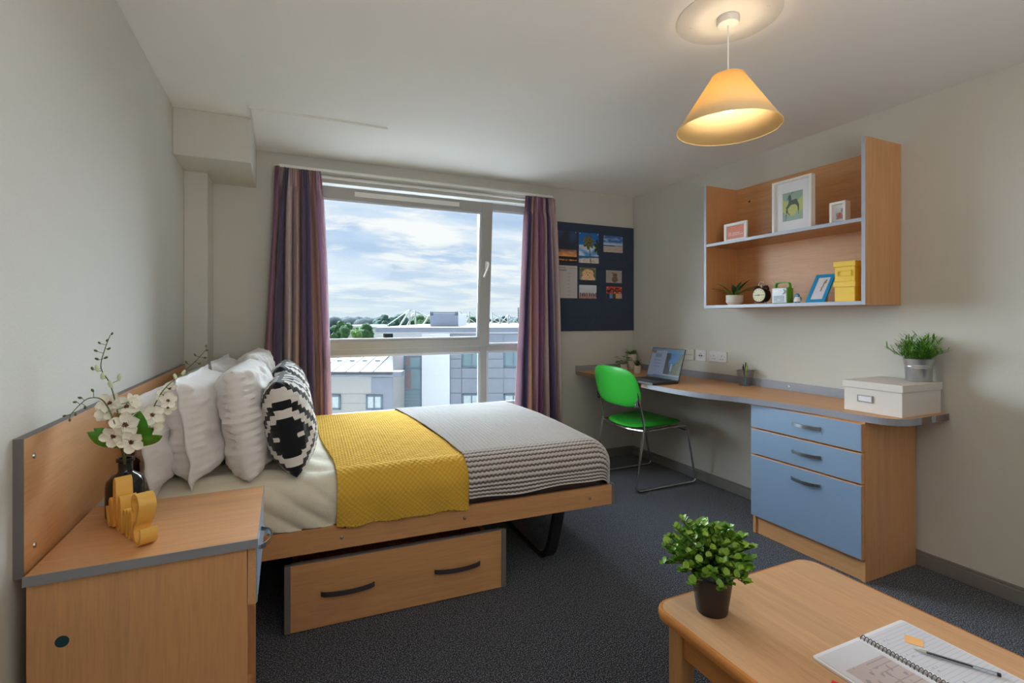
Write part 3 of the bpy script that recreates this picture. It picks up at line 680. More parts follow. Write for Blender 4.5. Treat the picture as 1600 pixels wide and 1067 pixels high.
# penguin figurine
pg=thing('penguin_figurine','tiny blue and white penguin figurine at the foot of the blue frame','figurine',(2.585,1.842,ZS0),-PI/2+.5)
b=MB().lathe([(.011,0),(.0165,.006),(.0175,.016),(.014,.028),(.009,.034),(.0001,.036)],18); b.build('body','frame_white',pg)
MB().sphere((0,0,.040),.0125,8).build('head','blue_paint',pg)
MB().tube([(0,-.011,.039),(0,-.018,.037)],[.0035,.001],6).build('beak','box_yellow',pg)
for s_ in (-1,1):
    MB().sphere((s_*.016,.002,.020),.010,6,(.4,.8,1.3)).build('wing','blue_paint',pg); MB().sphere((s_*.008,-.010,.003),.007,6,(1,1.3,.45)).build('foot','blue_paint',pg)

# ---------------------------------------------------------------- plants
def leaf_mesh(name,l,w_,mat,curl=.15,n=5,tip=1.0,round_=False):
    b=MB(); vs=[];fs=[]
    for i in range(n+1):
        t=i/n; ww=(w_/2)*(math.sin(PI*min(1,max(0,t)))**(.6 if round_ else .9)) if i not in (0,n) else .0005
        z=curl*l*(t*t)*-1
        vs+=[(-ww,t*l,z+.10*w_),(0,t*l,z),(ww,t*l,z+.10*w_)]
    for i in range(n): a=3*i; fs+=[(a,a+1,a+4,a+3),(a+1,a+2,a+5,a+4)]
    b.add(vs,fs,True); me=D.meshes.new(name); me.from_pydata([tuple(v) for v in b.v],[],b.f); me.polygons.foreach_set('use_smooth',[True]*len(b.f)); me.materials.append(MATS[mat]); return me
def orient(p,d,roll=0,scale=1):
    d=Vector(d).normalized(); q=d.to_track_quat('Y','Z').to_matrix().to_4x4()
    return Matrix.Translation(p)@q@Matrix.Rotation(roll,4,'Y')@Matrix.Scale(scale,4)
def addleaf(me,parent,M,name='leaf'):
    o=D.objects.new(name,me); COL.objects.link(o); o.parent=parent; o.matrix_local=M; return o
def merged(me_list,Ms,name,mat_objs,parent,kind=None):
    bm=bmesh.new()
    for me,M in zip(me_list,Ms):
        n0=len(bm.verts); bm.from_mesh(me); bm.verts.ensure_lookup_table()
        for v in bm.verts[n0:]: v.co=M@v.co
    me2=D.meshes.new(name); bm.to_mesh(me2); bm.free(); me2.materials.append(mat_objs); me2.polygons.foreach_set('use_smooth',[True]*len(me2.polygons))
    o=D.objects.new(name,me2); COL.objects.link(o); o.parent=parent
    if kind: o['kind']=kind
    return o
def pot(prof,mat,parent,inner=True,name='pot',n=32):
    b=MB().lathe(prof,n); return b.build(name,mat,parent)

# ---------------------------------------------------------------- chair
ch=thing('desk_chair','bright green vinyl chair with chrome sled frame at the desk','chair',(2.495,3.02,0))
off=Matrix.Translation((-2.52,-3.02,0))
def rounded(pts,r=.03,n=5):
    pts=[Vector(p) for p in pts]; out=[pts[0]]
    for i in range(1,len(pts)-1):
        a,b_,c=pts[i-1],pts[i],pts[i+1]; d0=(a-b_); d1=(c-b_); rr=min(r,d0.length*.45,d1.length*.45)
        p0=b_+d0.normalized()*rr; p1=b_+d1.normalized()*rr
        for k in range(n+1): t=k/n; out.append(p0*(1-t)**2+b_*2*t*(1-t)+p1*t*t)
    out.append(pts[-1]); return out
for y in (2.775,3.270):
    path=rounded([(2.262,y,.70),(2.275,y,.62),(2.318,y,.455),(2.240,y,.011),(2.800,y,.011),(2.775,y,.105),(2.708,y,.441),(2.325,y,.425)],.045)
    MB().tube(path,.0085,10).xf(off).build('side_frame','chrome',ch)
    s_=1 if y<3 else -1
    MB().box(2.262,2.268,min(y,y+s_*.035),max(y,y+s_*.035),.595,.68).xf(off).build('bracket','black_metal',ch,bev=.002)
    for zz_ in (.615,.66): MB().lathe([(.005,-.006),(.005,-.003)],10,(2.262,y+s_*.022,zz_),'X').xf(off).build('rivet','screw',ch)
MB().tube([(2.70,2.775,.40),(2.70,3.27,.40)],.007,8).xf(off).build('cross_bar','chrome',ch)
MB().tube(rounded([(2.322,2.775,.425),(2.290,2.90,.418),(2.285,3.02,.416),(2.290,3.14,.418),(2.322,3.27,.425)],.06),.007,8).xf(off).build('cross_bar','chrome',ch)
def pad(cx,cy,cz,wx_,wy_,t,ex,fn=None,n=28):
    b=MB()
    def se(u,v,sgn):
        a=2*PI*u; r=v
        c,s_=math.cos(a),math.sin(a); m=(abs(c)**ex+abs(s_)**ex)**(-1/ex)
        x,y=c*m*r,s_*m*r; h=t/2*(max(0,1-r**4))**.5
        return Vector((x*wx_/2,y*wy_/2,sgn*h))
    b.grid(56,n,lambda u,v:se(u,v,1),True,True); b.grid(56,n,lambda u,v:se(u,v,-1),True,True)
    if fn: b.v=[fn(p) for p in b.v]
    b.v=[p+Vector((cx,cy,cz)) for p in b.v]; return b
def seatf(p):
    w_=1-.10*(p.x/.2)*-1 if False else 1
    return Vector((p.x,p.y*(1+.06*(p.x/.2)),p.z+.018*(abs(p.y)/.24)**2-.012+.010*(p.x/.2)))
pad(2.505,3.022,.452,.42,.47,.045,4.2,seatf).xf(off).build('seat','green_vinyl',ch)
b=pad(0,0,0,.29,.53,.034,3.4)
def bkf(p):
    h=p.x; y=p.y*(1-.05*(h/.145)); 
    return Vector((2.262-.22*h-.035*(1-(y/.27)**2)+p.z, 3.022+y, .725+h))
b.v=[bkf(p) for p in b.v]; b.xf(off).build('backrest','green_vinyl',ch)

# ---------------------------------------------------------------- headboard and nightstand
hbd=thing('headboard','long beech headboard panel with grey edging on the left wall','headboard',(-.526,2.35,.662))
off=Matrix.Translation((.526,-2.35,-.662))
MB().box(-.5255,-.509,1.402,3.30,.664,.960).xf(off).build('panel','beech_y',hbd,bev=.0006)
b=MB(); b.box(-.526,-.508,1.400,1.402,.662,.962); b.box(-.526,-.508,1.402,3.30,.960,.962); b.xf(off).build('edge_strip','edge_dark',hbd)
for px,py in ((53,712),(53.5,851)):
    p=wx(px,py,-.509); MB().lathe([(.0001,.0035),(.0055,.003),(.0065,0)],14,(p.x,p.y,p.z),'X').xf(off).build('screw','screw',hbd)
ns=thing('bedside_cabinet','beech bedside cabinet with grey edged top and one drawer','bedside cabinet',(-.28,1.60,0))
off=Matrix.Translation((.28,-1.60,0))
MB().box(-.500,-.062,1.379,1.806,.654,.674).xf(off).build('top','beech_x',ns,bev=.0006)
b=MB(); b.box(-.502,-.060,1.376,1.379,.653,.6745); b.box(-.062,-.060,1.379,1.808,.653,.6745); b.xf(off).build('edge_strip','edge_grey',ns)
MB().box(-.500,-.085,1.388,1.406,0,.653).xf(off).build('side_panel','beech_z',ns,bev=.001)
MB().box(-.500,-.085,1.786,1.804,0,.653).xf(off).build('side_panel','beech_z',ns,bev=.001)
MB().box(-.500,-.488,1.406,1.786,0,.653).xf(off).build('back_panel','beech_z',ns)
MB().box(-.488,-.095,1.4065,1.7855,.42,.436).xf(off).build('shelf_board','beech_x',ns)
MB().box(-.488,-.095,1.4065,1.7855,.07,.086).xf(off).build('shelf_board','beech_x',ns)
dr=D.objects.new('drawer',None); COL.objects.link(dr); dr.parent=ns; dr.location=(-.083+.28,0,.508)
MB().box(0,.018,-.210,.204,0,.143).build('drawer_front','beech_y',dr,bev=.001); MB().box(.018,.0205,-.208,.202,.002,.141).build('front_face','front_blue',dr)
b=MB(); pts=bow_handle(.13,.026,0)
for i in range(12):
    (a0,d0),(a1,d1)=pts[i],pts[i+1]; yo=-.06; zo=.105
    b.add([(.0206+d0,yo+a0,zo-.006),(.0206+d1,yo+a1,zo-.006),(.0206+d1,yo+a1,zo+.006),(.0206+d0,yo+a0,zo+.006),
           (.0256+d0,yo+a0,zo-.006),(.0256+d1,yo+a1,zo-.006),(.0256+d1,yo+a1,zo+.006),(.0256+d0,yo+a0,zo+.006)],
          [(0,3,2,1),(4,5,6,7),(0,1,5,4),(3,7,6,2)]+([(0,4,7,3)] if i==0 else [])+([(1,2,6,5)] if i==11 else []),True)
b.build('handle','chrome',dr)
p=wy(97,1002,1.388); b=MB().lathe([(.0125,-.0006),(.0125,0)],24,(p.x,1.3876,p.z),'Y'); b.xf(off).build('round_sticker','teal_dot',ns)

# ---------------------------------------------------------------- bed
BO=Vector((-.500,2.121,0)); BR=math.radians(-2.5)
BL,BW=1.985,1.35
bd=thing('bed','beech bed frame with low rails on a black sled leg','bed',BO,BR)
for (y0,y1) in ((-.018,0),(BW,BW+.018)):
    MB().box(0,BL-.018,y0,y1,.305,.400).build('side_rail','beech_x',bd,bev=.001)
b=MB(); b.box(BL-.0175,BL,-.018,BW+.018,.303,.402); b.build('foot_rail','edge_dark',bd,bev=.001)
MB().box(0,BL-.018,0,BW,.36,.385).build('base_board','beech_x',bd)
for px,py in ((534,843),(723,813.7),(911.6,783.4)):
    p=wy(px,py,2.08); lx=(Matrix.Rotation(-BR,3,'Z')@(p-BO)).x
    MB().lathe([(.0075,-.0008),(.0065,-.004),(.0001,-.0055)],14,(lx,-.0175,.350),'Y').build('bolt','screw',bd)
for side,xs in (('foot',(1.70,1.775)),('head',(.34,.26))):
    b=MB()
    path=rounded([(xs[1],.13,.36),(xs[0],.13,.022),(xs[0],BW-.13,.022),(xs[1],BW-.13,.36)],.09,6)
    # flat steel strap bent into a sled
    vs=[];fs=[]
    for i,p in enumerate(path):
        a=path[max(0,i-1)];c=path[min(len(path)-1,i+1)];d=(c-a).normalized(); wv=Vector((1,0,0)); nn=d.cross(wv).normalized(); wv=nn.cross(d)
        for sx,sy in ((-1,-1),(1,-1),(1,1),(-1,1)): vs.append(p+wv*sx*.026+nn*sy*.016)
    for i in range(len(path)-1):
        for k in range(4): k2=(k+1)%4; fs.append((4*i+k,4*i+k2,4*i+4+k2,4*i+4+k))
    fs+=[(0,1,2,3),tuple(4*len(path)-4+k for k in range(4))]
    b.add(vs,fs); mnz=min(v.z for v in b.v); b.v=[Vector((v.x,v.y,v.z-mnz if v.z<.2 else v.z)) for v in b.v]; b.build('sled_leg','black_metal',bd,bev=.002)
# under-bed drawer box
P0=Vector((-.002,2.094,0)); P1=Vector((.912,2.057,0)); ang=math.atan2(P1.y-P0.y,P1.x-P0.x); DL=(P1-P0).length
ud=thing('underbed_drawer','wide beech storage drawer with two handles pulled under the bed','storage drawer',P0,ang)
MB().box(.022,DL-.022,0,.018,.004,.262).build('front_panel','beech_x',ud,bev=.001)
b=MB(); b.box(0,.022,-.003,.018,.004,.264); b.box(DL-.022,DL,-.003,.018,.004,.264); b.box(.022,DL-.022,-.001,.018,.2622,.2665); b.build('edge_strip','edge_dark',ud,bev=.001)
b=MB(); b.box(.02,.038,.018,.62,.02,.17); b.box(DL-.038,DL-.02,.018,.62,.02,.17); b.box(.038,DL-.038,.602,.62,.02,.17); b.box(.038,DL-.038,.018,.602,.02,.03); b.build('drawer_box','beech_y',ud)
for k in range(4): MB().lathe([(.012,0),(.012,.02)],10,((.06,DL-.06)[k%2],(.08,.56)[k//2],0)).build('castor','black_metal',ud)
for hx in ((505+584)/2,(681+748)/2):
    p=wy(hx,921 if hx<600 else 889.5,2.07); lx=(p-P0).length if False else (Matrix.Rotation(-ang,3,'Z')@(p-P0)).x
    b=MB(); n=14; ln=.205; zo=.135
    prof=[]
    for i in range(n+1):
        t=i/n; a=lx-ln/2+ln*t; d=.024*math.sin(PI*t)**.6; prof.append((a,d,0.0))
    for i in range(n):
        (a0,d0,z0),(a1,d1,z1)=prof[i],prof[i+1]
        b.add([(a0,-.001-d0,zo-.009+z0),(a1,-.001-d1,zo-.009+z1),(a1,-.001-d1,zo+.009+z1),(a0,-.001-d0,zo+.009+z0),
               (a0,-.006-d0,zo-.009+z0),(a1,-.006-d1,zo-.009+z1),(a1,-.006-d1,zo+.009+z1),(a0,-.006-d0,zo+.009+z0)],
              [(0,1,2,3),(4,7,6,5),(0,4,5,1),(3,2,6,7)]+([(0,3,7,4)] if i==0 else [])+([(1,5,6,2)] if i==n-1 else []),True)
    b.build('handle','dark_handle',ud)

# bedding: drape over rounded slab
RB=.085; TOP=.575
def drape(a,b_,off,top=TOP,hang=None,foot=True):
    cx=min(a,BL-.02-RB) if foot else a; cy=min(max(b_,RB),BW-RB)
    ex,ey=a-cx,b_-cy; e=math.hypot(ex,ey)
    crown=.022*(1-((cy-BW/2)/(BW/2))**2)
    if e<1e-9: return Vector((a,b_,top+off+crown))
    n=Vector((ex,ey))/e; q=RB*PI/2; R_=RB+off
    if e<q: hx,dz=R_*math.sin(e/RB),R_*(1-math.cos(e/RB))
    else: hx,dz=R_,R_+(e-q)
    return Vector((cx+n.x*hx,cy+n.y*hx,top+off+crown*math.cos(min(1.57,e/RB))-dz))
mt=MB()
def mfn(a0,a1,b0,b1,off,nu,nv,extra=None,skew=0,foot=True):
    def f(u,v):
        b_=b0+(b1-b0)*v; a=a0+(a1-a0)*u - skew*max(0,min(BW,b_))*(1-u if extra=='g' else 1)
        return drape(a,b_,off,foot=foot)
    return f
# mattress
q=RB*PI/2; side=.176-RB
mb=MB(); mb.grid(60,60,lambda u,v: drape(.012+(BL-.0-RB-.02+q+side-.012)*u, RB-q-side+(BW-2*RB+2*(q+side))*v,-.004))
ob=mb.build('mattress','valance'); ob.location=BO; ob.rotation_euler=(0,0,BR); tag(ob,'dark brown mattress showing below the grey blanket','mattress')
sd=ob.modifiers.new('solid','SOLIDIFY'); sd.thickness=.012; sd.offset=-1
def wr(a,b_,s): return noise.fractal((a*s,b_*s,3.3),1,2,4)
def sheet(name,mat,label,cat,fn,nu,nv,th=.004,uvs=None):
    b=MB().grid(nu,nv,fn); o=b.build(name,mat); o.location=BO; o.rotation_euler=(0,0,BR)
    if uvs:
        me=o.data; uvl=me.uv_layers.new(name='UVMap'); vi=[0]*len(me.loops); me.loops.foreach_get('vertex_index',vi); arr=[]
        for i in vi: arr+=list(uvs(( i%nu)/(nu-1),(i//nu)/(nv-1)))
        uvl.data.foreach_set('uv',arr)
    s=o.modifiers.new('solid','SOLIDIFY'); s.thickness=th; s.offset=-1; tag(o,label,cat); return o
def f_sheet(u,v):
    a=.02+.98*u; hang=.100
    b_=(RB-q-hang)+(BW-2*RB+2*(q+hang))*v; p=drape(a,b_,.012,foot=False); fd=max(0,min(1,(.70-a)/.08))
    edge=max(0,(RB-b_))/.2
    p.z+=fd*.007*wr(a,b_,5)*(1-min(1,edge*2)); 
    if b_<RB: p.y-=fd*.018*abs(math.sin((a*1.0+ (b_)*1.4)*26))*min(1,edge*3)*(.4+.6*abs(fb(a*5,b_*5)))+.004*fb(a*14,b_*9)
    else: p.z+=fd*.010*math.sin((a*.3+b_*1.0)*38+3*fb(a*3,b_*3))*max(0,1-max(0,b_-RB)/.5)
    if b_<RB: p.z=max(p.z,.404)
    return p
sheet('bed_sheet','cream_cotton','creased cream cotton sheet between the pillows and mustard throw','bed sheet',f_sheet,150,210)
def f_yel(u,v):
    b_=(RB-q-.108)+(BW-2*RB+2*(q+.10))*v; bb_=max(0,min(BW,b_)); a=.692+.545*u-.085*bb_+.006*math.sin(b_*9)
    bm_w=.5+.5*math.sin(a*2*PI/.026)*math.sin(b_*2*PI/.024); kf=max(.25,min(1,(b_+.02)/.09)); p=drape(a,b_,.020+.0048*bm_w*kf,foot=False); p.z+=.003*wr(a,b_,6)
    if b_<RB: p.y-=.007+.004*math.sin(a*30+b_*14)*min(1,(RB-b_)*6); p.z=max(p.z,.396)+ (0 if b_>-.09 else .004*math.sin(a*40))
    return p
sheet('mustard_throw','yellow_knit','mustard yellow textured throw across the middle of the bed','throw',f_yel,200,520,.006,lambda u,v:(u*.545,v*1.6))
# grey knitted blanket: real ridges
NU,NV=220,720
vs=[];rid=[]
rows=(BW-2*RB+2*(q+.09))/.0125
for j in range(NV):
    v=j/(NV-1); b_=(RB-q-.060)+(BW-2*RB+2*(q+.060))*v; bb_=max(0,min(BW,b_))
    for i in range(NU):
        u=i/(NU-1); a0=1.232-.085*bb_; a1=BL-.02-RB+q+.095+.012*fb(b_*6,2.2); a=a0+(a1-a0)*u
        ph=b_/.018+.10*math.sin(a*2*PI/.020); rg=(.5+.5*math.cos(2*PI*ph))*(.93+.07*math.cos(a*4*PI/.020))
        fade=1.0; lump=.004*wr(a,b_,4)+.006*math.sin(a*7+2)*max(0,(RB-b_)/.15)
        low=0
        p0=drape(a,b_,.028+.0085*rg+.5*lump)
        if b_<RB-q: p0.z+=.028*max(0,(a-1.45))*min(1,(RB-q-b_)/.06) + .006*math.sin(a*16)*min(1,(RB-q-b_)/.08)
        vs.append(p0); rid.append(rg)
fs=[(j*NU+i,j*NU+i+1,(j+1)*NU+i+1,(j+1)*NU+i) for j in range(NV-1) for i in range(NU-1)]
me=D.meshes.new('grey_blanket'); me.from_pydata([tuple(v) for v in vs],[],fs); me.polygons.foreach_set('use_smooth',[True]*len(fs))
at=me.attributes.new('ridge','FLOAT','POINT'); at.data.foreach_set('value',rid); me.materials.append(MATS['grey_knit'])
o=D.objects.new('grey_blanket',me); COL.objects.link(o); o.location=BO; o.rotation_euler=(0,0,BR); tag(o,'chunky grey ribbed knit blanket over the foot of the bed','blanket')

# pillows ---------------------------------------------------------------------
def pillow(name,mat,label,cat,c,wy_,hz_,t,lean,yaw=0,seed=0,n=56,aztec=False,group=None,wrk=1.3,ear=.025,ex=2.6,eyy=6.5,lean2=0,flange=False):
    b=MB(); blk=[]
    def P(u,v,sg):
        x,y=2*u-1,2*v-1
        # corner ears: edges pulled in between corners
        yy=y*(1-ear*(1-x*x)); xx=x*(1-ear*(1-y*y))
        fl=.90 if flange else 1.0; xa,ya=min(1,abs(x)/fl),min(1,abs(y)/fl); h=max(0,(1-xa**ex)*(1-ya**eyy))**.5
        rim=max(abs(x),abs(y))
        wrn=wrk*(.010*noise.fractal((x*2.2+seed,y*2.2,seed*3+sg),1,2,4)+.012*h*((1-abs(fb(x*3.0+y*1.5,y*2.6-x*2,seed*1.7+sg))*3.2)-.5)*(.35+.65*rim))
        puck=wrk*.006*math.sin(46*(y if abs(x)>abs(y) else x)+seed+3*fb(x*2,y*2,seed))*(.4+abs(fb(y*4,x*4,seed))*2)*max(0,(rim-.72)/.28)*(1 if rim<.995 else 0)
        th=sg*(t/2*h+ (wrn+puck)*min(1,h*2.5)+(.0006 if flange and h==0 else 0))+(.012*fb((y if abs(x)>abs(y) else x)*3.1,seed)*1.0 if flange and h==0 else 0)
        return Vector((th,xx*wy_/2,yy*hz_/2+hz_/2))
    for sg in (1,-1): b.grid(n,n,lambda u,v:P(u,v,sg))
    b.xf(Matrix.Rotation(lean,4,'Y'))
    o=b.build(name,mat); bm=bmesh.new(); bm.from_mesh(o.data)
    lay=None
    bmesh.ops.remove_doubles(bm,verts=bm.verts,dist=.0004); bmesh.ops.recalc_face_normals(bm,faces=bm.faces); bm.to_mesh(o.data); bm.free()
    if aztec:
        Mi=Matrix.Rotation(-lean,4,'Y'); arr=[]
        for v in o.data.vertices:
            p=Mi@v.co; y=p.y/wy_*2; z=(p.z/hz_-.5)*2
            NN=11; iu=math.floor((y+1)*NN/1.0); iv=math.floor(z*NN+.5)
            d=abs(iu-0)*1.0+abs(iv)   # stepped diamond about the near edge
            iv2=iv+2; d=abs(iu)+abs(iv2)
            if d<4.5: k=1
            elif d<7: k=0
            elif d<8.5: k=1
            elif d<10: k=0
            else: k=1 if (int(d)//2)%2==0 else 0
            if iv2==0 and iu==1: k=0
            if abs(z)>.95: k=1
            arr.append(float(k))
        at=o.data.attributes.new('blackness','FLOAT','POINT'); at.data.foreach_set('value',arr)
    o.location=c; o.rotation_euler=(0,lean2,yaw); tag(o,label,cat,group); return o
ZP=.602
RY=math.radians
# positions: near row and far row
pillow('pillow','white_cotton','white pillow leaning on the headboard behind the flowers, near side',"pillow",(-.405,2.385,ZP-.01),.66,.36,.12,RY(-9),RY(-2),1,flange=True,group='white pillows leaning at the headboard')
pillow('pillow','green_cotton','pale green pillow at the far end of the headboard',"pillow",(-.385,3.02,ZP-.01),.60,.36,.12,RY(-9),RY(-2),2)
pillow('pillow','white_cotton','second white pillow from the headboard, near side',"pillow",(-.295,2.44,ZP-.008),.66,.41,.22,RY(-7),RY(-2),3,flange=True,group='white pillows leaning at the headboard')
pillow('pillow','white_cotton','second white pillow from the headboard, far side',"pillow",(-.265,3.09,ZP-.008),.62,.42,.17,RY(-7),RY(-2),4,flange=True,group='white pillows leaning at the headboard')
pillow('pillow','white_cotton','third white pillow, near side, behind the patterned cushion',"pillow",(-.110,2.46,ZP-.008),.66,.43,.20,RY(-8),RY(-2),5,group='white pillows leaning at the headboard')
pillow('pillow','white_cotton','third white pillow, far side, its top corner standing highest',"pillow",(-.095,3.11,ZP-.008),.62,.45,.18,RY(-8),RY(-2),6,group='white pillows leaning at the headboard')
pillow('cushion','aztec','black and white geometric cushion at the front of the pillows, near side','cushion',(.055,2.34,ZP-.006),.45,.385,.20,RY(-11),RY(-3),7,n=150,aztec=True,eyy=3.2,group='black and white cushions',wrk=.5,ear=.05)
pillow('cushion','aztec','black and white geometric cushion, far side, partly hidden by its twin','cushion',(.065,2.83,ZP-.004),.45,.40,.20,RY(-11),RY(-3),8,n=110,aztec=True,eyy=3.2,group='black and white cushions',wrk=.5,ear=.05)

# ---------------------------------------------------------------- bedside objects
vs_=thing('vase','glossy black bottle vase on the bedside cabinet','vase',(-.400,1.690,.675))
MB().lathe([(.001,0),(.040,0),(.044,.004),(.045,.010),(.045,.085),(.042,.100),(.032,.112),(.019,.120),(.0165,.126),(.0165,.148),(.021,.151),(.021,.158),(.018,.160),(.014,.158),(.014,.13),(.001,.125)],40).build('bottle','glass_black',vs_)
def petal_mesh(nm,l,w_,mat,cup):
    b=MB(); n=6
    def f(u,v):
        x=(u*2-1); q_=(v-.60)/(.62 if v<.60 else .42); ww=w_/2*math.sqrt(max(.02,1-q_*q_)); notch=0
        return Vector((x*ww, l*v+notch+.05*l*(-abs(x)**2)*v, cup*l*(v**2)+.25*w_*abs(x)**2*.6))
    b.grid(5,n,f); me=D.meshes.new(nm); me.from_pydata([tuple(v) for v in b.v],[],b.f); me.polygons.foreach_set('use_smooth',[True]*len(b.f)); me.materials.append(MATS[mat]); return me
PM=petal_mesh('petal',.034,.029,'petal',.22); PM2=petal_mesh('petal',.022,.014,'petal',1.6)
LM=leaf_mesh('leaf',.10,.046,'leaf_green',.25,8)
cm=MB()
for k in range(16):
    a=k*2.4; r=.0065*math.sqrt(k/16); cm.sphere((r*math.cos(a),r*math.sin(a),.004+.002*random.random()),.0017,4)
tmp=cm.build('flower_centre','flower_centre'); CM=tmp.data; D.objects.remove(tmp)
bm_=MB().sphere((0,.004,0),.004,6,(.75,1.3,.75)); tmp=bm_.build('bud','stem_green'); BM=tmp.data; D.objects.remove(tmp)
bm_=MB().sphere((0,.010,0),.0085,8,(.75,1.5,.75)); tmp=bm_.build('bud','petal_green'); BM2=tmp.data; D.objects.remove(tmp)
V0=Vector((-.400,1.690,.675))
def pv(px,py,dy=0): return wy(px,py,1.62+dy)-V0
def spray(label,path,blossoms,buds,leaves,group='flower sprays in the black vase',budsz=1):
    t=thing('flower_spray',label,'flower spray',V0,0,group)
    pts=catmull([Vector((0,0,.13))]+[Vector(p) for p in path],6); n=len(pts)
    MB().tube(pts,[.0022-.0014*i/n for i in range(n)],6).build('stem','stem_green',t)
    for (p,s_,face) in blossoms:
        e=D.objects.new('blossom',None); COL.objects.link(e); e.parent=t
        e.matrix_local=Matrix.Translation(p)@Vector(face).normalized().to_track_quat('Z','Y').to_matrix().to_4x4()@Matrix.Rotation(random.random()*6,4,'Z')@Matrix.Scale(s_,4)
        for k in range(5):
            o=D.objects.new('petal',PM); COL.objects.link(o); o.parent=e; o.matrix_local=Matrix.Rotation(k*2*PI/5+random.uniform(-.12,.12),4,'Z')@Matrix.Rotation(random.uniform(-.15,.25),4,'X')@Matrix.Translation((0,.002,0))
        o=D.objects.new('centre',CM); COL.objects.link(o); o.parent=e
        nearest=min(pts,key=lambda q:(q-p).length); MB().tube([nearest,p],.0009,5).build('stalk','stem_green',t)
    for (p,d,s_,big) in buds:
        addleaf(BM2 if big else BM,t,orient(p,d,0,s_*(.72 if big else 1)),'bud'); nearest=min(pts,key=lambda q:(q-p).length); MB().tube([nearest,p],.0007,5).build('stalk','stem_green',t)
    for (p,d,s_,roll) in leaves: addleaf(LM,t,orient(p,d,roll,s_))
    return t
cf=(.1,-1,.25)
spray('tall flower spray with small buds rising to the upper left',[pv(190,690),pv(183,640),pv(172,600),pv(158,575),pv(163,548),pv(172,524)],
   [(pv(196,664,-.02),1.0,cf),(pv(168,640),.85,(-.3,-1,.3)),(pv(172,630),.8,(-.2,-1,.4)),(pv(197,635,.03),.85,(.5,-1,.3)),(pv(206,628,.04),.7,(.7,-.4,.5))],
   [(pv(145,578),(-.3,0,1),1,0),(pv(153,580),(-.2,0,1),1.1,1),(pv(160,592),(.1,0,1),1.1,1),(pv(174,605),(-.2,-.1,1),1.2,1),(pv(154,562),(-1,0,.6),1,0),(pv(163,560),(1,0,.6),1,0),(pv(152,549),(-1,0,.6),.9,0),(pv(168,546),(1,0,.7),.9,0),(pv(157,537),(-1,0,1),.8,0),(pv(166,533),(.8,0,1),.8,0),(pv(174,523),(.5,0,1),.8,0),(pv(186,594),(.1,0,1),1.1,1)],
   [(pv(188,700),(-1,-.2,.9),.85,1.4),(pv(196,690),(.55,-.1,1.2),.75,-1.2)])
spray('drooping flower spray with buds over the headboard on the left',[pv(187,690,-.01),pv(175,650,-.02),pv(160,625,-.01),pv(140,622),pv(125,632),pv(110,648)],
   [(pv(178,681,-.04),.85,(-.2,-1,-.2)),(pv(205,690,-.04),.85,(.2,-1,-.1)),(pv(167,646,.02),.75,(-.6,-.8,.5)),(pv(210,660,0),.75,(.8,-.5,.4))],
   [(pv(128,622),(-1,0,.3),1,0),(pv(133,634),(0,0,-1),1,0),(pv(120,628),(-1,0,0),.9,0),(pv(118,645),(0,0,-1),.9,0),(pv(109,654),(0,0,-1),.9,0),(pv(103,649),(-1,0,-.3),.8,0),(pv(146,612),(-.5,0,1),1,0)],
   [(pv(210,694),(.55,-.35,.65),.8,-1.0)])
spray('long flower spray with buds leaning right over the pillows',[pv(198,695),pv(215,675,.02),pv(235,645,.03),pv(255,610,.04),pv(282,585,.05),pv(305,565,.05),pv(323,545,.05)],
   [(pv(238,648,-.0),.8,(.3,-1,.2)),(pv(262,626,.02),.65,(.5,-1,.3)),(pv(257,618,.04),.6,(.2,-1,.6)),(pv(262,636,.03),.6,(.4,-1,-.2)),(pv(243,655,.03),.7,(.7,-.6,-.3)),(pv(236,672,.03),.85,(.8,-.5,.1)),(pv(228,688,.05),.7,(.8,-.5,-.5)),(pv(266,608,.05),.6,(-.4,-.6,.7))],
   [(pv(275,592,.04),(-.3,0,1),1,1),(pv(285,586,.05),(.4,0,1),1,1),(pv(293,568,.05),(-.6,0,1),1.1,0),(pv(310,568,.05),(1,0,0),1.1,0),(pv(306,556,.05),(-.6,0,1),.9,0),(pv(318,559,.05),(1,0,0),.9,0),(pv(322,548,.05),(.8,0,.4),.8,0),(pv(322,542,.05),(0,0,1),.8,0)],
   [(pv(206,700),(.42,-.2,1.5),1.1,-1.3),(pv(212,700,-.02),(.9,-.3,.6),.8,-.9),(pv(200,700,.01),(-.9,-.2,.9),.95,1.5)])
# "Smile" wooden word, reads from the bed side
un=Vector((-.115,.20,0)).normalized(); wn=Vector((un.y,-un.x,0))
so=Vector((-.312,1.432,.675))
wd=thing('wooden_word','yellow wooden cut-out word reading Smile on the bedside cabinet','ornament',so)
def arc(cx,cz,rx,rz,a0,a1,n=14): return [(cx+rx*math.cos(math.radians(a0+(a1-a0)*i/n)),cz+rz*math.sin(math.radians(a0+(a1-a0)*i/n))) for i in range(n+1)]
st={'letter_s':arc(.030,.096,.022,.021,-60,215)+arc(.020,.030,.022,.026,75,-210)[0:],
 'letter_m':catmull([(.040,.012,0),(.052,.030,0),(.060,.068,0),(.068,.062,0),(.072,.008,0),(.078,.060,0),(.086,.066,0),(.092,.008,0),(.098,.056,0),(.106,.062,0),(.114,.02,0),(.120,.008,0)],4),
 'letter_i':catmull([(.120,.008,0),(.127,.03,0),(.132,.084,0),(.140,.084,0),(.143,.03,0),(.150,.008,0)],4),
 'letter_l':catmull([(.150,.008,0),(.160,.05,0),(.166,.122,0),(.176,.122,0),(.178,.05,0),(.186,.008,0)],4),
 'letter_e':catmull([(.186,.008,0),(.200,.030,0),(.210,.066,0),(.200,.070,0),(.194,.03,0),(.204,.008,0),(.222,.012,0),(.232,.05,0)],4)}
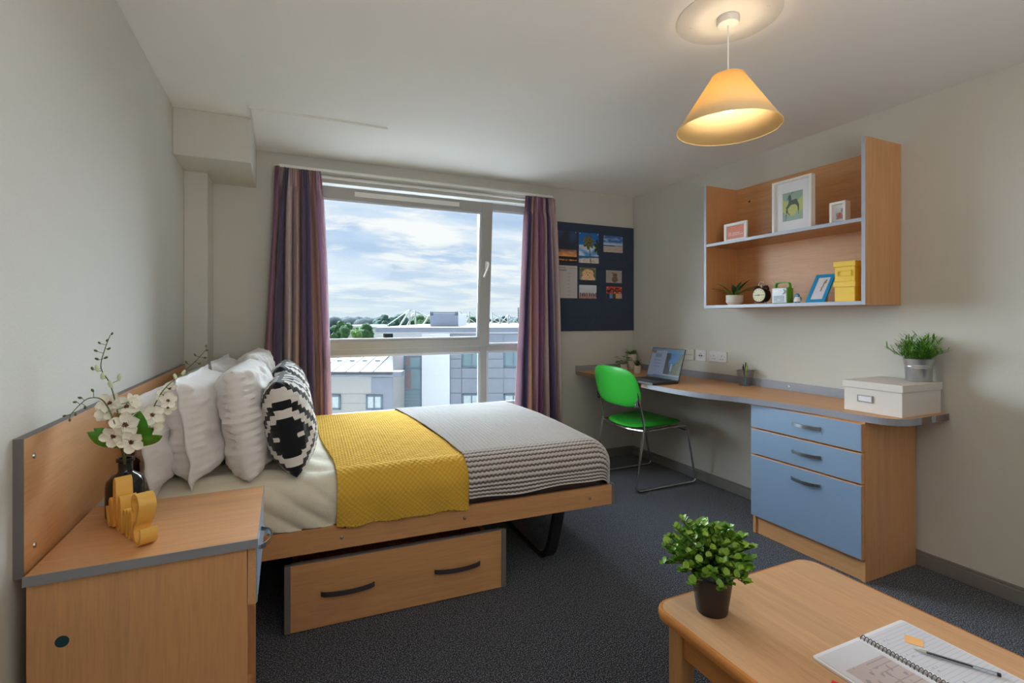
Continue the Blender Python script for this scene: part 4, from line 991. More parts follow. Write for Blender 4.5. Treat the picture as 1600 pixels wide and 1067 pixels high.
for nm,pp in st.items():
    pp=[(p[0],p[1]) for p in pp]; mz=min(p[1] for p in pp)
    if mz<.0045: pp=[(a,b_+(.0045-mz)) for a,b_ in pp]
    MB().ribbon(pp,.009,.036,(0,0,0),un,wn).build(nm,'mustard',wd)

# ---------------------------------------------------------------- desk objects
def pl(px,py,z): return wz(px,py,z)
# laptop
A_=wz(1009.5,588,.786); B_=wz(1060,596,.786)
hd_=(B_-A_); lw=.335; hdir=hd_.normalized(); mid=(A_+B_)/2; bk=Vector((-hdir.y,hdir.x,0))
if bk.x<0: bk=-bk
frd=-bk
M=Matrix(((hdir.x,bk.x,0,mid.x),(hdir.y,bk.y,0,mid.y),(0,0,1,ZD+.0008),(0,0,0,1)))
lt=thing('laptop','open black laptop with a landscape on its screen','laptop'); lt.matrix_world=M
W2=hd_.length/2
MB().box(-W2,W2,-.225,0,.001,.016).build('base','laptop_black',lt,bev=.002)
kb=MB()
for r_ in range(5):
    for c_ in range(13):
        x0=-W2*.86+c_*(W2*1.72/13); y0=-.105+r_*.017; kb.box(x0+.001,x0+W2*1.72/13-.001,y0,y0+.014,.0161,.0172)
kb.build('keys','matte_black',lt); MB().box(-.05,.05,-.205,-.125,.0160,.0164).build('touchpad','edge_dark',lt)
sc_=D.objects.new('display',None); COL.objects.link(sc_); sc_.parent=lt; sc_.location=(0,.0,.017); sc_.rotation_euler=(math.radians(-17),0,0)
SHh=.225
MB().box(-W2,W2,0,.007,0,SHh).build('lid','laptop_black',sc_,bev=.002)
def scr(u,v):
    if v<.05: return (.10,.16,.26)
    if v<.085 : return (.01,.03,.08) if u>.2 else (.30,.36,.50)
    if v>.95: return (.12,.20,.32)
    if u<.5 and v>.05:
        if u<.14 and v>.86-.3*u: return (.20,.11,.07)
        if .14<u<.34 and (.70<v<.80): return (.15,.22,.26)
        if .14<u<.36 and int(v*26)%3==0 and v>.3: return (.19,.24,.36)
        return (.27,.32,.46)
    if v>.86: return (.06,.24,.36)
    if v<.14: return (.32,.36,.42)
    x=(u-.5)/.5; y=(v-.14)/.72
    if x<.34-.12*y+.05*math.sin(y*9): return (.025,.025,.03)
    if x>.45+.5*max(0,y-.25)*1.2 or (x>.55 and y<.5): return lerp((.06,.10,.03),(.16,.16,.04),fb(u*20,v*20)+.5)
    if y>.55: return lerp((.05,.25,.55),(.02,.16,.48),y)
    if .15<y<.5 and abs(x-.42)<.05: return (.35,.42,.48)
    return (.02,.16,.36)
picture('screen',W2*2-.012,SHh-.014,70,52,scr,mat='screen',parent=sc_,M=Matrix.Translation((0,-.0012,.007)))
# small plants
def smallpot(name,label,px,py,w_,h_,plant,group=None,zb=ZD+.0005,taper=.82,mat='pot_white'):
    c=wz(px,py,zb); t=thing(name,label,'potted plant',c,0,group); r=w_/2
    MB().lathe([(.001,0),(r*taper,0),(r*(taper+.02),.003),(r,h_-.002),(r,h_),(r*.92,h_),(r*.90,h_-.008),(.001,h_-.009)],28).build('pot',mat,t)
    plant(t,h_,r); return t
def pl_round(t,h,r):
    me=leaf_mesh('leaf',.035,.035,'leaf_green',.1,5,round_=True)
    for k in range(18):
        a=k*2.4; el=.2+.9*random.random(); d=Vector((math.cos(a)*math.cos(el),math.sin(a)*math.cos(el),math.sin(el))); l=.045+.04*random.random()
        p=Vector((0,0,h-.008)); e=p+d*l; MB().tube([p,e],.001,5).build('stalk','stem_green',t); addleaf(me,t,orient(e,(d.x,d.y,-.1),0,1.0))
def pl_succ(t,h,r):
    me=leaf_mesh('leaf',.055,.012,'leaf_dark',-.2,4)
    for k in range(24):
        a=k*2.4; el=.4+1.1*k/24; d=(math.cos(a)*math.cos(el),math.sin(a)*math.cos(el),math.sin(el)); addleaf(me,t,orient((0,0,h-.006),d,0,.8+.4*random.random()))
def pl_tall(t,h,r):
    me=leaf_mesh('leaf',.045,.026,'leaf_mid',.3,5,round_=True)
    for k in range(34):
        a=k*2.4; el=.1+1.2*random.random(); d=(math.cos(a)*math.cos(el),math.sin(a)*math.cos(el),math.sin(el)); p=(r*.6*math.cos(a)*random.random(),r*.6*math.sin(a)*random.random(),h-.006+.01*random.random()); addleaf(me,t,orient(p,d,0,.7+.5*random.random()))
smallpot('potted_plant','leafy round-leaved plant in a small white pot, leftmost on the desk',975,580,.062,.062,pl_round)
smallpot('potted_plant','bushy plant in a tall white pot at the corner of the desk',987.5,576,.080,.130,pl_tall)
smallpot('potted_plant','spiky dark succulent in a small white pot beside the laptop',995.5,583,.058,.062,pl_succ)
# pencil cup
c=wz(1164,603,ZD+.0005)+Vector((.028,.02,0)); c.z=ZD+.0005
pc=thing('pencil_cup','grey mesh pencil cup on the desk','pencil cup',c,.35)
b=MB(); hh=.10
def side_sq(a,z): # square taper
    r=.030+.012*z/hh; return [(-r,-r),(r,-r),(r,r),(-r,r)][a]
for z in [hh*i/14 for i in range(15)]:
    r=.030+.012*z/hh; b.tube([(-r,-r,z),(r,-r,z),(r,r,z),(-r,r,z)],.0008 if 0<z<hh-.001 else .0022,4,closed=True,smooth=False)
for k in range(4):
    for i in range(9):
        t_=i/8; p0=Vector((*side_sq(k,0),0)).lerp(Vector((*side_sq((k+1)%4,0),0)),t_); p1=Vector((*side_sq(k,hh),hh)).lerp(Vector((*side_sq((k+1)%4,hh),hh)),t_); b.tube([p0,p1],.0008,4,smooth=False)
b.box(-.029,.029,-.029,.029,0,.002); b.build('mesh_basket','edge_dark',pc)
i=0
for (dx_,dy_,tx,ty,m1,lb) in ((-.015,.01,-.018,.012,'matte_black','black pen leaning left in the pencil cup'),(-.002,-.01,.004,-.012,'pen_teal','teal capped pen in the pencil cup'),(.008,.012,.010,.018,'pen_blue','dark blue pen standing in the pencil cup'),(.016,-.010,-.018,-.016,'pen_yellow','yellow highlighter crossing inside the pencil cup'),(.012,.0,.026,.008,'pen_cyan','cyan pen leaning right in the pencil cup')):
    pt=thing('pen',lb,'pen',c+Vector((0,0,.0025)),.35,'pens in the pencil cup')
    p0=Vector((-tx*.55,-ty*.55,.004)); p1=Vector((tx,ty,.125+.006*i)); MB().tube([p0,p0.lerp(p1,.75)],.004,8).build('barrel',m1,pt)
    MB().tube([p0.lerp(p1,.75),p0.lerp(p1,.78),p1],[.0045,.0048,.003],8).build('cap','matte_black' if i%2==0 else m1,pt); i+=1
# storage box with zinc pot plant
bx0,bx1,by0,by1=2.512,2.838,1.288,1.552
t,o=lidbox('storage_box','cream lidded storage box on the end of the desk',bx0,bx1,by0,by1,ZD+.0005,.917,.034,'box_white')
b=MB(); yc,zc=1.449,.836
for qd in ((yc-.034,yc+.034,zc-.016,zc-.012),(yc-.034,yc+.034,zc+.012,zc+.016),(yc-.034,yc-.030,zc-.012,zc+.012),(yc+.030,yc+.034,zc-.012,zc+.012)): b.box(bx0-.001,bx0+.004,*qd)
b.xf(o).build('label_holder','steel_handle',t); MB().box(bx0+.0005,bx0+.0035,yc-.03,yc+.03,zc-.012,zc+.012).xf(o).build('label_card','paper',t)
zc_=Vector((2.775,1.356,.9175))
zp=thing('potted_plant','grassy green plant in a ribbed zinc bucket on the cream box','potted plant',zc_)
MB().lathe([(.001,.003),(.047,.003),(.048,0),(.050,.003),(.0545,.062),(.056,.064),(.0545,.067),(.056,.070),(.0555,.073),(.0575,.076),(.056,.079),(.058,.082),(.0605,.104),(.062,.107),(.060,.108),(.057,.098),(.001,.096)],40).build('bucket','zinc',zp)
gm=[leaf_mesh('blade',.040,.0065,'leaf_green',.15,3),leaf_mesh('blade',.036,.0065,'leaf_mid',.2,3)]
for gi,mt_ in ((0,'leaf_green'),(1,'leaf_mid')):
    ms=[];Ms=[]
    for k in range(48):
        a=random.random()*2*PI; el=random.uniform(.45,1.5); d=Vector((math.cos(a)*math.cos(el),math.sin(a)*math.cos(el),math.sin(el))); base_=Vector((math.cos(a),math.sin(a),0))*random.uniform(0,.045)+Vector((0,0,.098)); ln=random.uniform(.055,.135)
        if base_.x+d.x*ln>.05: d.x*=.25; d.normalize()
        nn=int(ln/.009)
        for j in range(nn):
            p=base_+d*ln*(j+1)/nn+Vector((0,0,-.02*(j/nn)**2))
            a2=random.random()*2*PI; dd=(d+Vector((math.cos(a2),math.sin(a2),random.uniform(-.1,.5)))*.75)
            if p.x+dd.x*.03>.068: dd.x=-abs(dd.x)
            ms.append(gm[gi]); Ms.append(orient(p,dd,0,random.uniform(.6,1.1)))
    merged(ms,Ms,'foliage',MATS[mt_],zp,'stuff')
# shelf plant
sp_t=thing('potted_plant','dark strap-leaved plant in a white pot on the lower shelf','potted plant',(2.625,2.300,ZS0))
MB().lathe([(.001,0),(.036,0),(.050,.016),(.052,.020),(.052,.062),(.048,.062),(.048,.054),(.001,.053)],32).build('pot','pot_white',sp_t)
me=[leaf_mesh('leaf',.125,.024,'leaf_dark',.45,8),leaf_mesh('leaf',.115,.028,'leaf_mid',.5,8)]
for k in range(17):
    a=k*2.4+.5; el=random.uniform(.55,1.30); d=[math.cos(a)*math.cos(el),math.sin(a)*math.cos(el),math.sin(el)]; sc=random.uniform(.85,1.2)
    if .625+2+d[0]*.12*sc>2.84: d[0]*=.5
    addleaf(me[k%3==0],sp_t,orient((.008*math.cos(a),.008*math.sin(a),.052),d,0,sc))
# sockets
def plate(name,label,pa,pb,mat,holes,cat='socket'):
    a=wx(*pa,XR-.008); c_=wx(*pb,XR-.008); yc=(a.y+c_.y)/2; hw=abs(a.y-c_.y)/2; z0,z1=c_.z,a.z
    t=thing(name,label,cat,(XR,yc,z0)); MB().box(-.010,0,-hw,hw,0,z1-z0).build('face_plate',mat,t,bev=.002)
    for nm,hy,hz,wy_,wz_,m_ in holes: MB().box(-.0118 if m_!='dark_slot' else -.0108,-.0098,hy-wy_/2,hy+wy_/2,hz-wz_/2,hz+wz_/2).build(nm,m_,t)
plate('blank_plate','cream blank wall plate nearest the laptop',(1070,545),(1084,563),'socket_cream',[('screw',.030,.042,.005,.005,'dark_slot'),('screw',-.030,.042,.005,.005,'dark_slot'),('seam',0,.042,.044,.002,'dark_slot')],'wall plate')
plate('aerial_plate','white aerial and data wall plate between the blank plate and double socket',(1087.5,546.5),(1102.5,565),'socket_white',[('port',.010,.042,.014,.012,'dark_slot'),('port',-.010,.042,.014,.012,'dark_slot'),('screw',.034,.042,.004,.004,'dark_slot'),('screw',-.034,.042,.004,.004,'dark_slot'),('mark',0,.058,.018,.003,'dark_slot'),('mark',0,.026,.018,.003,'dark_slot')],'wall plate')
hl=[]
for s_ in (-1,1):
    cy=s_*.036; hl+=[('pin_hole',cy,.044,.004,.010,'dark_slot'),('pin_hole',cy-.010,.022,.008,.004,'dark_slot'),('pin_hole',cy+.010,.022,.008,.004,'dark_slot'),('rocker',s_*.010,.052,.009,.016,'frame_white'),('screw',s_*.062,.040,.004,.004,'dark_slot')]
plate('double_socket','white double power socket above the desk','' or (1108.5,548),(1135,567),'socket_white',hl)

# ---------------------------------------------------------------- coffee table
TX0,TX1,TY0,TY1,TZ=.897,1.532,.02,1.067,.45
ct=thing('coffee_table','beech coffee table with rounded dark edge in the foreground','coffee table',((TX0+TX1)/2,(TY0+TY1)/2,0))
off=Matrix.Translation((-(TX0+TX1)/2,-(TY0+TY1)/2,0))
def rrect(x0,x1,y0,y1,r,n=8):
    out=[]
    for cx,cy,a0 in ((x1-r,y1-r,0),(x0+r,y1-r,90),(x0+r,y0+r,180),(x1-r,y0+r,270)):
        for i in range(n+1): a=math.radians(a0+90*i/n); out.append((cx+r*math.cos(a),cy+r*math.sin(a)))
    return out
MB().prism(rrect(TX0+.012,TX1-.012,TY0+.012,TY1-.012,.045),TZ-.024,TZ).xf(off).build('tabletop','table_top',ct)
b=MB(); prof=[(.012,TZ-.0002),(.005,TZ-.001),(.0012,TZ-.006),(0,TZ-.014),(.002,TZ-.024),(.010,TZ-.028),(.014,TZ-.028)]
rings=[rrect(TX0+d,TX1-d,TY0+d,TY1-d,max(.02,.057-d)) for d,z in prof]; n=len(rings[0]); vs=[(x,y,prof[k][1]) for k,rr in enumerate(rings) for x,y in rr]
fs=[(k*n+i,k*n+(i+1)%n,(k+1)*n+(i+1)%n,(k+1)*n+i) for k in range(len(prof)-1) for i in range(n)]; b.add(vs,fs,True)
b.xf(off).build('edge_moulding','table_edge',ct)
for x in (TX0+.022,TX1-.022-.046):
    for y in (TY0+.05,TY1-.05-.046):
        MB().box(x,x+.046,y,y+.046,0,TZ-.028).xf(off).build('leg','table_leg',ct,bev=.005,seg=3)
for x in (TX0+.030,TX1-.030-.018): MB().box(x,x+.018,TY0+.096,TY1-.096,TZ-.10,TZ-.028).xf(off).build('apron','table_edge',ct,bev=.002)
for y in (TY0+.058,TY1-.058-.018): MB().box(TX0+.068,TX1-.068,y,y+.018,TZ-.10,TZ-.028).xf(off).build('apron','table_leg',ct,bev=.002)
# foreground bush
PC=Vector((1.022,.968,TZ+.0004))
bp=thing('potted_plant','bushy small-leaved green plant in a black pot on the coffee table','potted plant',PC)
MB().lathe([(.001,0),(.0375,0),(.039,.003),(.052,.092),(.053,.096),(.050,.096),(.047,.086),(.001,.085)],40).build('pot','pot_black',bp)
MB().lathe([(.047,.080),(.040,.088),(.001,.090)],20).build('soil','soil',bp)
lm=[leaf_mesh('leaf',.0195,.0175,'leaf_bright',.12,4,round_=True),leaf_mesh('leaf',.018,.016,'leaf_mid',.15,4,round_=True),leaf_mesh('leaf',.015,.0135,'leaf_bright',.1,4,round_=True)]
random.seed(11); cnt=0; extra=([],[]); spec=[]
stems=MB()
for k in range(84):
    a=k*2.39996; fr_=(k+.5)/84; el=math.asin(1-1.12*fr_) if fr_<.98 else -.1
    d=Vector((math.cos(a)*math.cos(el),math.sin(a)*math.cos(el),math.sin(el))); R_=random.uniform(.070,.112)*(1.0 if d.z>.2 else 1.0); 
    c0=Vector((0,0,.10)); e=c0+Vector((d.x*R_*1.12,d.y*R_*1.12,d.z*R_*1.15+.02)); m_=c0.lerp(e,.5)+Vector((0,0,.012))
    pts=catmull([c0,m_,e],5); stems.tube(pts,.0012,5)
    for j in range(2,len(pts)):
        for s_ in (0,1,2) if j>len(pts)-4 else (0,1):
            p=pts[j]; a2=j*1.9+s_*PI*.75+random.random(); side_=Vector((math.cos(a2),math.sin(a2),.35+random.random()*.5)); dd=(side_+d*.8); spec.append((p,dd,random.uniform(.75,1.2),random.randrange(3)))
stems.build('stems','stem_green',bp)
camd=Vector((0,0,H))-PC
spec.sort(key=lambda s:-((s[0]-Vector((0,0,.1))).dot(camd.normalized())+.6*(s[0]-Vector((0,0,.1))).length))
for i,(p,dd,sc,k) in enumerate(spec[:300]): addleaf(lm[k],bp,orient(p,dd,random.uniform(-.5,.5),sc))
rest=spec[300:]; merged([lm[s[3]] for s in rest],[orient(s[0],s[1],0,s[2]) for s in rest],'foliage',MATS['leaf_mid'],bp,'stuff')

# notebook
n1,n2,n3=wz(1272,1028,.455),wz(1343,995,.455),wz(1415,972,.455)
spd=Vector((n2.x,n2.y,0)); ux=Vector((1,.0,0)); nbz=TZ+.0006
na=math.radians(-1)
nb=thing('spiral_notebook','open spiral notebook with lined white pages on the coffee table','notebook',(n2.x,n2.y,nbz),na)
PW=n2.x-n1.x; PW2=n3.x-n2.x
def page(w0,w1,hh,z0,z1,nm):
    r=.008; b=MB(); pts=[(w0,0),(w1,0)]
    xs=sorted((w0,w1)); out=abs(w1)>abs(w0)
    s_=1 if w1>w0 else -1
    poly=[(w0,0)]+[(w1-s_*r+s_*r*math.sin(t_),-r+r*math.cos(t_)) for t_ in [PI/2*i/5 for i in range(6)]]+[(w1-s_*r+s_*r*math.cos(t_),-hh+r-r*math.sin(t_)) for t_ in [PI/2*i/5 for i in range(6)]]+[(w0,-hh)]
    b.prism(poly,z0,z1); return b.build(nm,'paper',nb)
page(-.004,-PW,.25,0,.005,'left_page'); page(.004,PW2,.25,0,.006,'right_page')
b=MB()
for k in range(30):
    y=-.008-k*.0080; b.tube([(.0075*math.cos(t_),y+.0012*math.sin(t_*.5),.006+.0065*math.sin(t_)) for t_ in [2*PI*i/10 for i in range(10)]],.0011,5,closed=True)
b.v=[Vector((v.x,v.y,max(v.z,.0002))) for v in b.v]
b.build('spiral_wire','wire_dark',nb)
def lines(u,v):
    base=(.62,.63,.69)
    if (v*24)%1<.12: return (.50,.54,.66)
    if int(v*24)%5<2 and (v*24)%1<.6 and .08<u<.08+.35*abs(fb(int(v*24)*3.3,1))+.05 and fb(u*60,int(v*24))>.05: return (.28,.30,.40)
    return base
def jot(u,v):
    if .1<u<.95 and .02<v<.78: 
        if (v*16)%1<.12 and u>.5: return (.36,.30,.32)
        if fb(u*14,v*14)>.38 : return (.33,.27,.29)
        return (.50,.43,.43)
    return (.62,.63,.69)
MM=Matrix.Translation((PW2/2+.006,-.247,.0062+.0008))@Matrix.Rotation(-PI/2,4,'X')
picture('ruled_lines',PW2-.022,.238,70,120,lines,parent=nb,M=MM)
picture('handwriting',PW-.022,.238,60,90,jot,parent=nb,M=Matrix.Translation((-PW/2-.004,-.247,.0052+.0008))@Matrix.Rotation(-PI/2,4,'X'))
p=wz(1428,1001,nbz+.008); o=MB().box(-.017,.017,-.017,.017,0,.0006).build('sticky_note','note_orange'); o.location=(p.x,p.y,nbz+.0074); o.rotation_euler=(0,0,.5); tag(o,'small orange sticky note on the open notebook page','sticky note')
p1=wz(1428,1013,nbz+.012); p2=wz(1596,1064,nbz+.012); d=(p2-p1); d.z=0; d.normalize()
pn=thing('ballpoint_pen','clear ballpoint pen lying on the open notebook','pen',(p1.x,p1.y,nbz+.0112),math.atan2(d.y,d.x))
MB().tube([(0,0,0),(.004,0,0),(.022,0,0)],[.0006,.0012,.0036],10).build('tip','screw',pn)
MB().tube([(.022,0,0),(.140,0,0)],.0036,8).build('barrel','pen_clear',pn); MB().tube([(.022,0,0),(.100,0,0)],.0016,8).build('ink_tube','matte_black',pn)
MB().tube([(.138,0,0),(.144,0,0)],.0038,8).build('end_plug','matte_black',pn)
p=wz(1305,1066,TZ+.006); rp=thing('red_marker','red marker pen at the edge of the notebook','pen',(p.x-.004,p.y-.030,TZ+.0085),math.radians(-72))
MB().tube([(-.030,0,0),(-.012,0,0)],[.007,.0078],10).build('cap','red_plastic',rp); MB().tube([(-.012,0,0),(.08,0,0)],.0072,10).build('barrel','red_plastic',rp)

# ---------------------------------------------------------------- pendant lamp
LX,LY=1.458,1.306
pdn=thing('pendant_lamp','pendant lamp with cone fabric shade hanging from the ceiling','lamp',(LX,LY,1.905))
MB().lathe([(.178,ZC-1.905),(.178,ZC-1.909),(.001,ZC-1.909)],64).build('ceiling_disc','rose_white',pdn)
MB().lathe([(.038,ZC-1.9092),(.039,ZC-1.922),(.036,ZC-1.934),(.030,ZC-1.937),(.001,ZC-1.937)],32).build('ceiling_rose','rose_white',pdn)
for k in range(4): MB().lathe([(.005,ZC-1.9092),(.004,ZC-1.911)],8,(.13*math.cos(.6+k*PI/2),.13*math.sin(.6+k*PI/2),0)).build('screw','rose_white',pdn)
MB().tube([(0,0,.372),(0,0,.17)],.0028,8).build('cord','frame_white',pdn)
MB().lathe([(.017,.185),(.018,.150),(.015,.115)],20).build('lamp_holder','frame_white',pdn)
sh_=MB().lathe([(.176,0),(.0555,.188)],72); sh_.f=[f for f in sh_.f if len(f)==4]; sh_.sm=[True]*len(sh_.f)
o=sh_.build('lamp_shade','shade',pdn); s_=o.modifiers.new('solid','SOLIDIFY'); s_.thickness=.0012
b=MB(); 
for rr,z in ((.176,0),(.0555,.188)): b.tube([(rr*math.cos(2*PI*i/72),rr*math.sin(2*PI*i/72),z) for i in range(72)],.0016,6,closed=True)
b.build('shade_trim','shade',pdn)
b=MB()
for k in range(3): a=k*2*PI/3+.4; b.tube([(.054*math.cos(a),.054*math.sin(a),.186),(.017*math.cos(a),.017*math.sin(a),.172)],.0012,5)
b.build('shade_spokes','chrome',pdn)
MB().sphere((0,0,.092),.028,12,(1,1,1.15)).build('bulb','bulb',pdn)
lamp('pendant_light','POINT',(LX,LY,1.905+.092),PEND,(1,.78,.50),shadow_soft_size=.034)
# ---------------------------------------------------------------- outside
G=-9.0
g=MB(); g.box(-150,320,4.2,600,G-.5,G); go=g.build('ground','ground_out'); go['kind']='structure'
fc=MB().box(-60,80,4.2,24,G,G+.05).build('bounce_slab','bounce_slab'); fc['kind']='structure'  # unseen pale slab added to bounce sunlight through the window onto the ceiling
fw=Vector((sn,cs,0)); rt=Vector((cs,-sn,0))
def obx(parent,f0,f1,px0,px1,py0,py1,mat,name,fr_=None,bev=0):
    """box facing the camera direction at forward distance f0 (depth to f1); px/py read at f0"""
    r0,r1=(px0-800)/F*f0,(px1-800)/F*f0; z1,z0=H+(HY-py0)/F*f0,H+(HY-py1)/F*f0
    if py1>=9999: z0=G
    b=MB().box(r0,r1,f0,f1,z0,z1); return b.build(name,mat,parent,bev=bev)
def outer(name,label,cat):
    t=thing(name,label,cat); t.matrix_world=Matrix(((cs,sn,0,0),(-sn,cs,0,0),(0,0,1,0),(0,0,0,1))); return t
fA=30.
mbld=outer('apartment_block','pale and grey clad apartment block with flat roof outside the window','building')
obx(mbld,fA,fA+14,614,703,519,9999,'out_render','stair_tower')
obx(mbld,fA-.12,fA,659,702.5,519,9999,'out_white','render_panel')
obx(mbld,fA+.15,fA+14,703,1100,519,9999,'out_grey','wall')
obx(mbld,fA-.9,fA+15,587,1110,511.5,518.8,'out_fascia','roof_fascia')
obx(mbld,fA-.7,fA+15,590,1110,518.8,521.2,'out_render','soffit')
obx(mbld,fA+2,fA+8,672,716,489.5,511.5,'out_plant','plant_room')
for q_ in ((672,677),(711,716)): obx(mbld,fA+2,fA+2.3,q_[0],q_[1],487,493,'out_fascia','parapet_post')
obx(mbld,fA+2,fA+2.2,677,711,487.4,489,'out_fascia','parapet_rail'); obx(mbld,fA+3,fA+3.2,677,711,490,495,'out_white','parapet_screen')
def owin(parent,f0,px0,px1,py0,py1,trans=(),mul=(),pane='out_pane',net=False):
    e=D.objects.new('window',None); COL.objects.link(e); e.parent=parent
    t_=.10
    r0,r1=(px0-800)/F*f0,(px1-800)/F*f0; z1,z0=H+(HY-py0)/F*f0,H+(HY-py1)/F*f0
    b=MB(); b.box(r0,r0+t_,f0-.06,f0+.1,z0,z1); b.box(r1-t_,r1,f0-.06,f0+.1,z0,z1); b.box(r0,r1,f0-.06,f0+.1,z0,z0+t_); b.box(r0,r1,f0-.06,f0+.1,z1-t_,z1)
    for k in trans: z=H+(HY-k)/F*f0; b.box(r0,r1,f0-.06,f0+.1,z-.05,z+.05)
    for k in mul: x=(k-800)/F*f0; b.box(x-.04,x+.04,f0-.06,f0+.1,z0,z1)
    b.build('window_frame','out_frame',e); MB().box(r0+t_,r1-t_,f0-.03,f0-.01,z0+t_,z1-t_).build('pane','out_net' if net else pane,e)
owin(mbld,fA-.03,631,658.5,556,640,trans=(575.5,609))
obx(mbld,fA-.075,fA-.065,633.5,641,558,573,'out_reflection','pane_reflection'); obx(mbld,fA-.075,fA-.065,633.5,642,577.5,607,'out_reflection','pane_reflection')  # brown slips laid on the glass, painting in its reddish reflections
for q_ in range(5): obx(mbld,fA-.075,fA-.065,634,656,616+q_*5,616.9+q_*5,'out_frame','louvre')
for x0,x1 in ((722,752),(787.5,817),(860,890)):
    owin(mbld,fA+.12,x0,x1,541,574,mul=((x0+x1)/2,)); owin(mbld,fA+.12,x0,x1,615.5,648,mul=((x0+x1)/2,),net=True)
# cladding panels
ys=[521.5,541,561,575,591,614,634,655]
xs_=[703.5,721.5,752.5,787,817.5,859.5,890.5,930]
for j in range(len(ys)-1):
    for i in range(len(xs_)-1):
        mid_win=(i%2==1)
        if mid_win and (541<=ys[j]<574 or ys[j]>=614): continue
        obx(mbld,fA+.08,fA+.15,xs_[i]+.4,xs_[i+1]-.4,ys[j]+.35,ys[j+1]-.35,'out_grey','cladding_panel')
fB=27.
wing=outer('low_wing','lower wing with white seamed roof and grey wall outside the window','building')
obx(wing,fB,fB+3.0,300,614,589,9999,'out_taupe','wall')
obx(wing,fB-.05,fB,580,613.5,590,9999,'out_grey','wall_panel')
obx(wing,fB-1.0,fB-.1,300,627,581,588.8,'out_fascia','gutter')
# sloping roof with standing seams
r0,r1,r1b=(300-800)/F*fB,(614-800)/F*(fB-1),(614-800)/F*(fB+3); ze=H-(581-HY)/F*(fB-1.0); zt=H-(552-HY)/F*(fB+3.3)
b=MB(); b.add([(r0,fB-1,ze),(r1,fB-1,ze),(r1b,fB+3,zt),(r0,fB+3,zt),(r0,fB-1,ze-.15),(r1,fB-1,ze-.15),(r1b,fB+3,zt-.15),(r0,fB+3,zt-.15)],[(0,1,2,3),(4,7,6,5),(0,4,5,1),(1,5,6,2),(2,6,7,3),(3,7,4,0)])
b.build('roof_sheet','out_roof',wing)
k=0; x=r0
while x<r1b:
    MB().add([(x,fB-1,ze),(x+.05,fB-1,ze),(x+.05,fB+3,zt),(x,fB+3,zt),(x,fB-1,ze+.05),(x+.05,fB-1,ze+.05),(x+.05,fB+3,zt+.05),(x,fB+3,zt+.05)],[(0,3,2,1),(4,5,6,7),(0,1,5,4),(1,2,6,5),(2,3,7,6),(3,0,4,7)]).build('roof_seam','out_white',wing); x+=.72
yk=.5
x=r0+.3
while x<r1b-.3:
    MB().box(x,x+.28,fB+1.1,fB+1.16,ze+(zt-ze)*.53+.02,ze+(zt-ze)*.53+.08).build('snow_guard','out_frame',wing); x+=.72
owin(wing,fB-.06,572,598,617,640,mul=(585,),net=True); owin(wing,fB-.06,505,532,617,640,mul=(518,),net=True)
for yj in (615,630): obx(wing,fB-.012,fB,400,613,yj,yj+.5,'out_fascia','panel_joint')
# trees
def tree(name,label,px,pyt,f,wpx,hpx,mat,seed,group):
    p=wf(px,pyt,f); w_=wpx/F*f; h_=hpx/F*f
    t=thing(name,label,'tree',(p.x,p.y,G),0,group); random.seed(seed)
    b=MB()
    for k in range(16):
        a=random.random()*6.28; rr=random.random()**.5*w_*.36; zz=random.random(); r=w_*random.uniform(.14,.24)
        c=Vector((rr*math.cos(a)*(1.2-.7*zz),rr*math.sin(a)*(1.2-.7*zz),p.z-G-r-zz*(h_-2*r)*.9))
        if k==0: c=Vector((0,0,p.z-G-r))
        n0=len(b.v); b.sphere(c,r,10)
        for i in range(n0,len(b.v)):
            v=b.v[i]; d=(v-c).normalized(); b.v[i]=v+d*r*.38*noise.fractal((v.x*1.6/r*.8+seed,v.y*1.6/r*.8,v.z*1.6/r*.8),1,2,5)
    b.build('crown',mat,t); MB().tube([(0,0,0),(0,0,p.z-G-h_*.5)],[w_*.05,w_*.03],8).build('trunk','bark',t)
tree('tree','bluish green tree beside the left curtain outside the window',532,501,70,34,44,'tree_mid',1,'trees beyond the rooftops')
tree('tree','bright green small tree in front of the wood',558,511,62,18,24,'tree_light',2,'trees beyond the rooftops')
tree('tree','broad green tree left of the stadium masts',573,505,80,32,30,'tree_mid',3,'trees beyond the rooftops')
tree('tree','tall dark tree behind the broad green one',600,491,110,40,34,'tree_far',4,'trees beyond the rooftops')
tree('tree','dark tree between the masts and the broad green tree',626,490,115,34,34,'tree_far',5,'trees beyond the rooftops')
tree('tree','round green tree behind the white masts',655,492,118,40,34,'tree_mid',6,'trees beyond the rooftops')
tree('tree','green tree right of the rooftop plant room',730,493,120,34,28,'tree_mid',7,'trees beyond the rooftops')
tree('tree','low green tree behind the stadium cables',752,495,125,36,26,'tree_far',8,'trees beyond the rooftops')
tree('tree','distant green tree by the right curtain',785,496,135,40,24,'tree_far',9,'trees beyond the rooftops')
tree('tree','faint distant tree right of the lattice mast',822,495,140,40,24,'tree_far',19,'trees beyond the rooftops')
random.seed(5); b=MB()
for k in range(120):
    px=430+k*4.2; f=random.uniform(240,300); p=wf(px,494+random.uniform(0,3),f); r=random.uniform(5,9)
    n0=len(b.v); b.sphere((p.x,p.y,p.z-r),r,6,(1,1,1)); 
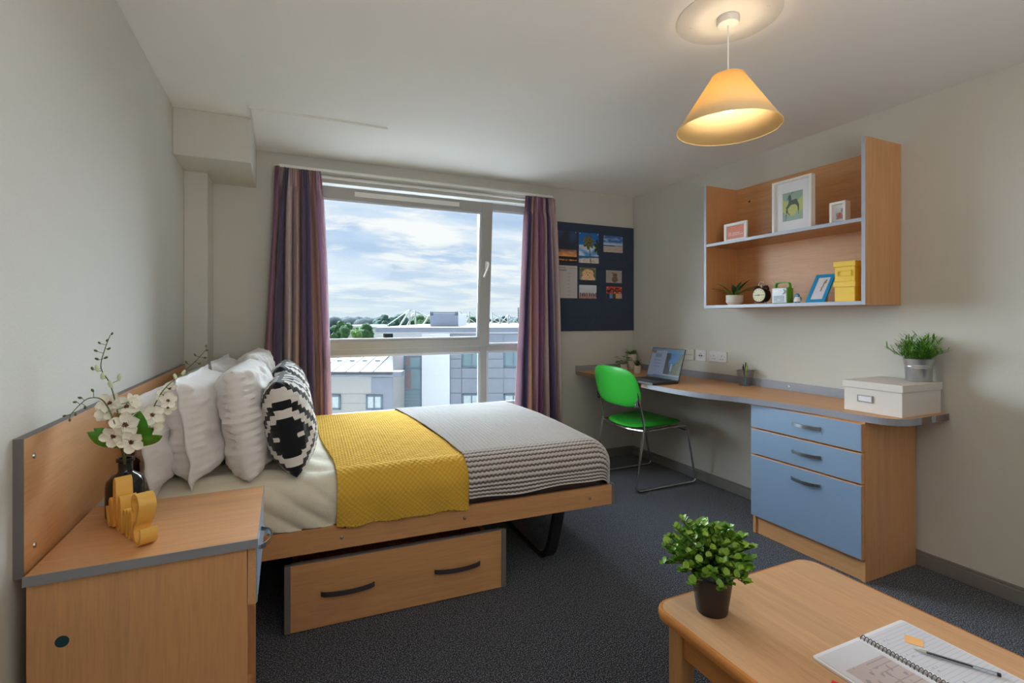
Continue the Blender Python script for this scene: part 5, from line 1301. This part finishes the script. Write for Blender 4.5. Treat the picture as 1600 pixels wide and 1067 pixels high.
o=b.build('distant_woodland','tree_haze'); tag(o,'hazy line of distant woodland on the horizon','woodland',kind='stuff')
b=MB(); p=wf(548,512,75); 
hs=outer('distant_roof','pale distant rooftops between the trees','building'); obx(hs,85,95,535,575,511,9999,'out_render','wall'); obx(hs,84,96,533,577,508.5,511.5,'out_white','roof')
# stadium
stn=thing('stadium','white cable stayed stadium roof with masts on the skyline','stadium',wf(700,510,95)*1.0)
so_=stn.location.copy(); so_.z=0
stn.location=(so_.x,so_.y,G)
def L2(px,py,f=95): return wf(px,py,f)-Vector((so_.x,so_.y,G))
def mast(p0,p1,r=.16): MB().tube([L2(*p0),L2(*p1)],r,6).build('mast','mast_white',stn)
for a,c_ in (((640,512),(640,483.5)),((649,512),(649,485)),((635.5,511),(646,490)),((623,512),(638,488)),((659,511),(671,493)),((719,511),(719,487)),((733,511),(733,487)),((728,504),(735,492)),((794,511),(794,492)),((769,510),(769,488)),((781,510),(781,494))): mast(a,c_)
def cable(p0,p1): MB().tube([L2(*p0),L2(*p1)],.09,5).build('cable','mast_white',stn)
for a,c_ in (((640,484),(600,512)),((649,485),(690,508)),((640,484),(672,496)),((733,488),(765,508)),((719,488),(745,506)),((716,497),(735,505)),((758,494),(790,509)),((769,489),(800,508)),((781,494),(760,508)),((794,492),(780,508)),((794,492),(812,506))): cable(a,c_)
b=MB(); q0=wf(716,505,152);q1=wf(845,505,152)
e=outer('stadium_stand','long white stadium stand roof band above the flat roof','building'); obx(e,96,105,716,850,505.5,9999,'mast_white','roof_band')
lm_=thing('lattice_mast','dark lattice floodlight mast at the right curtain edge','mast',wf(812,515,90)); lo=lm_.location.copy(); lo.z=G; lm_.location=lo
b=MB()
def L3(px,py): return wf(px,py,90)-lo
for x in (809.5,814.5): b.tube([L3(x,512),L3(x,481)],.08,4)
for k in range(8): y=481+k*4; b.tube([L3(809.5,y),L3(814.5,y+4)],.05,4); b.tube([L3(814.5,y),L3(809.5,y+4)],.05,4); b.tube([L3(809,y),L3(815,y)],.06,4)
b.build('lattice','out_frame',lm_)
bpy.context.view_layer.update()
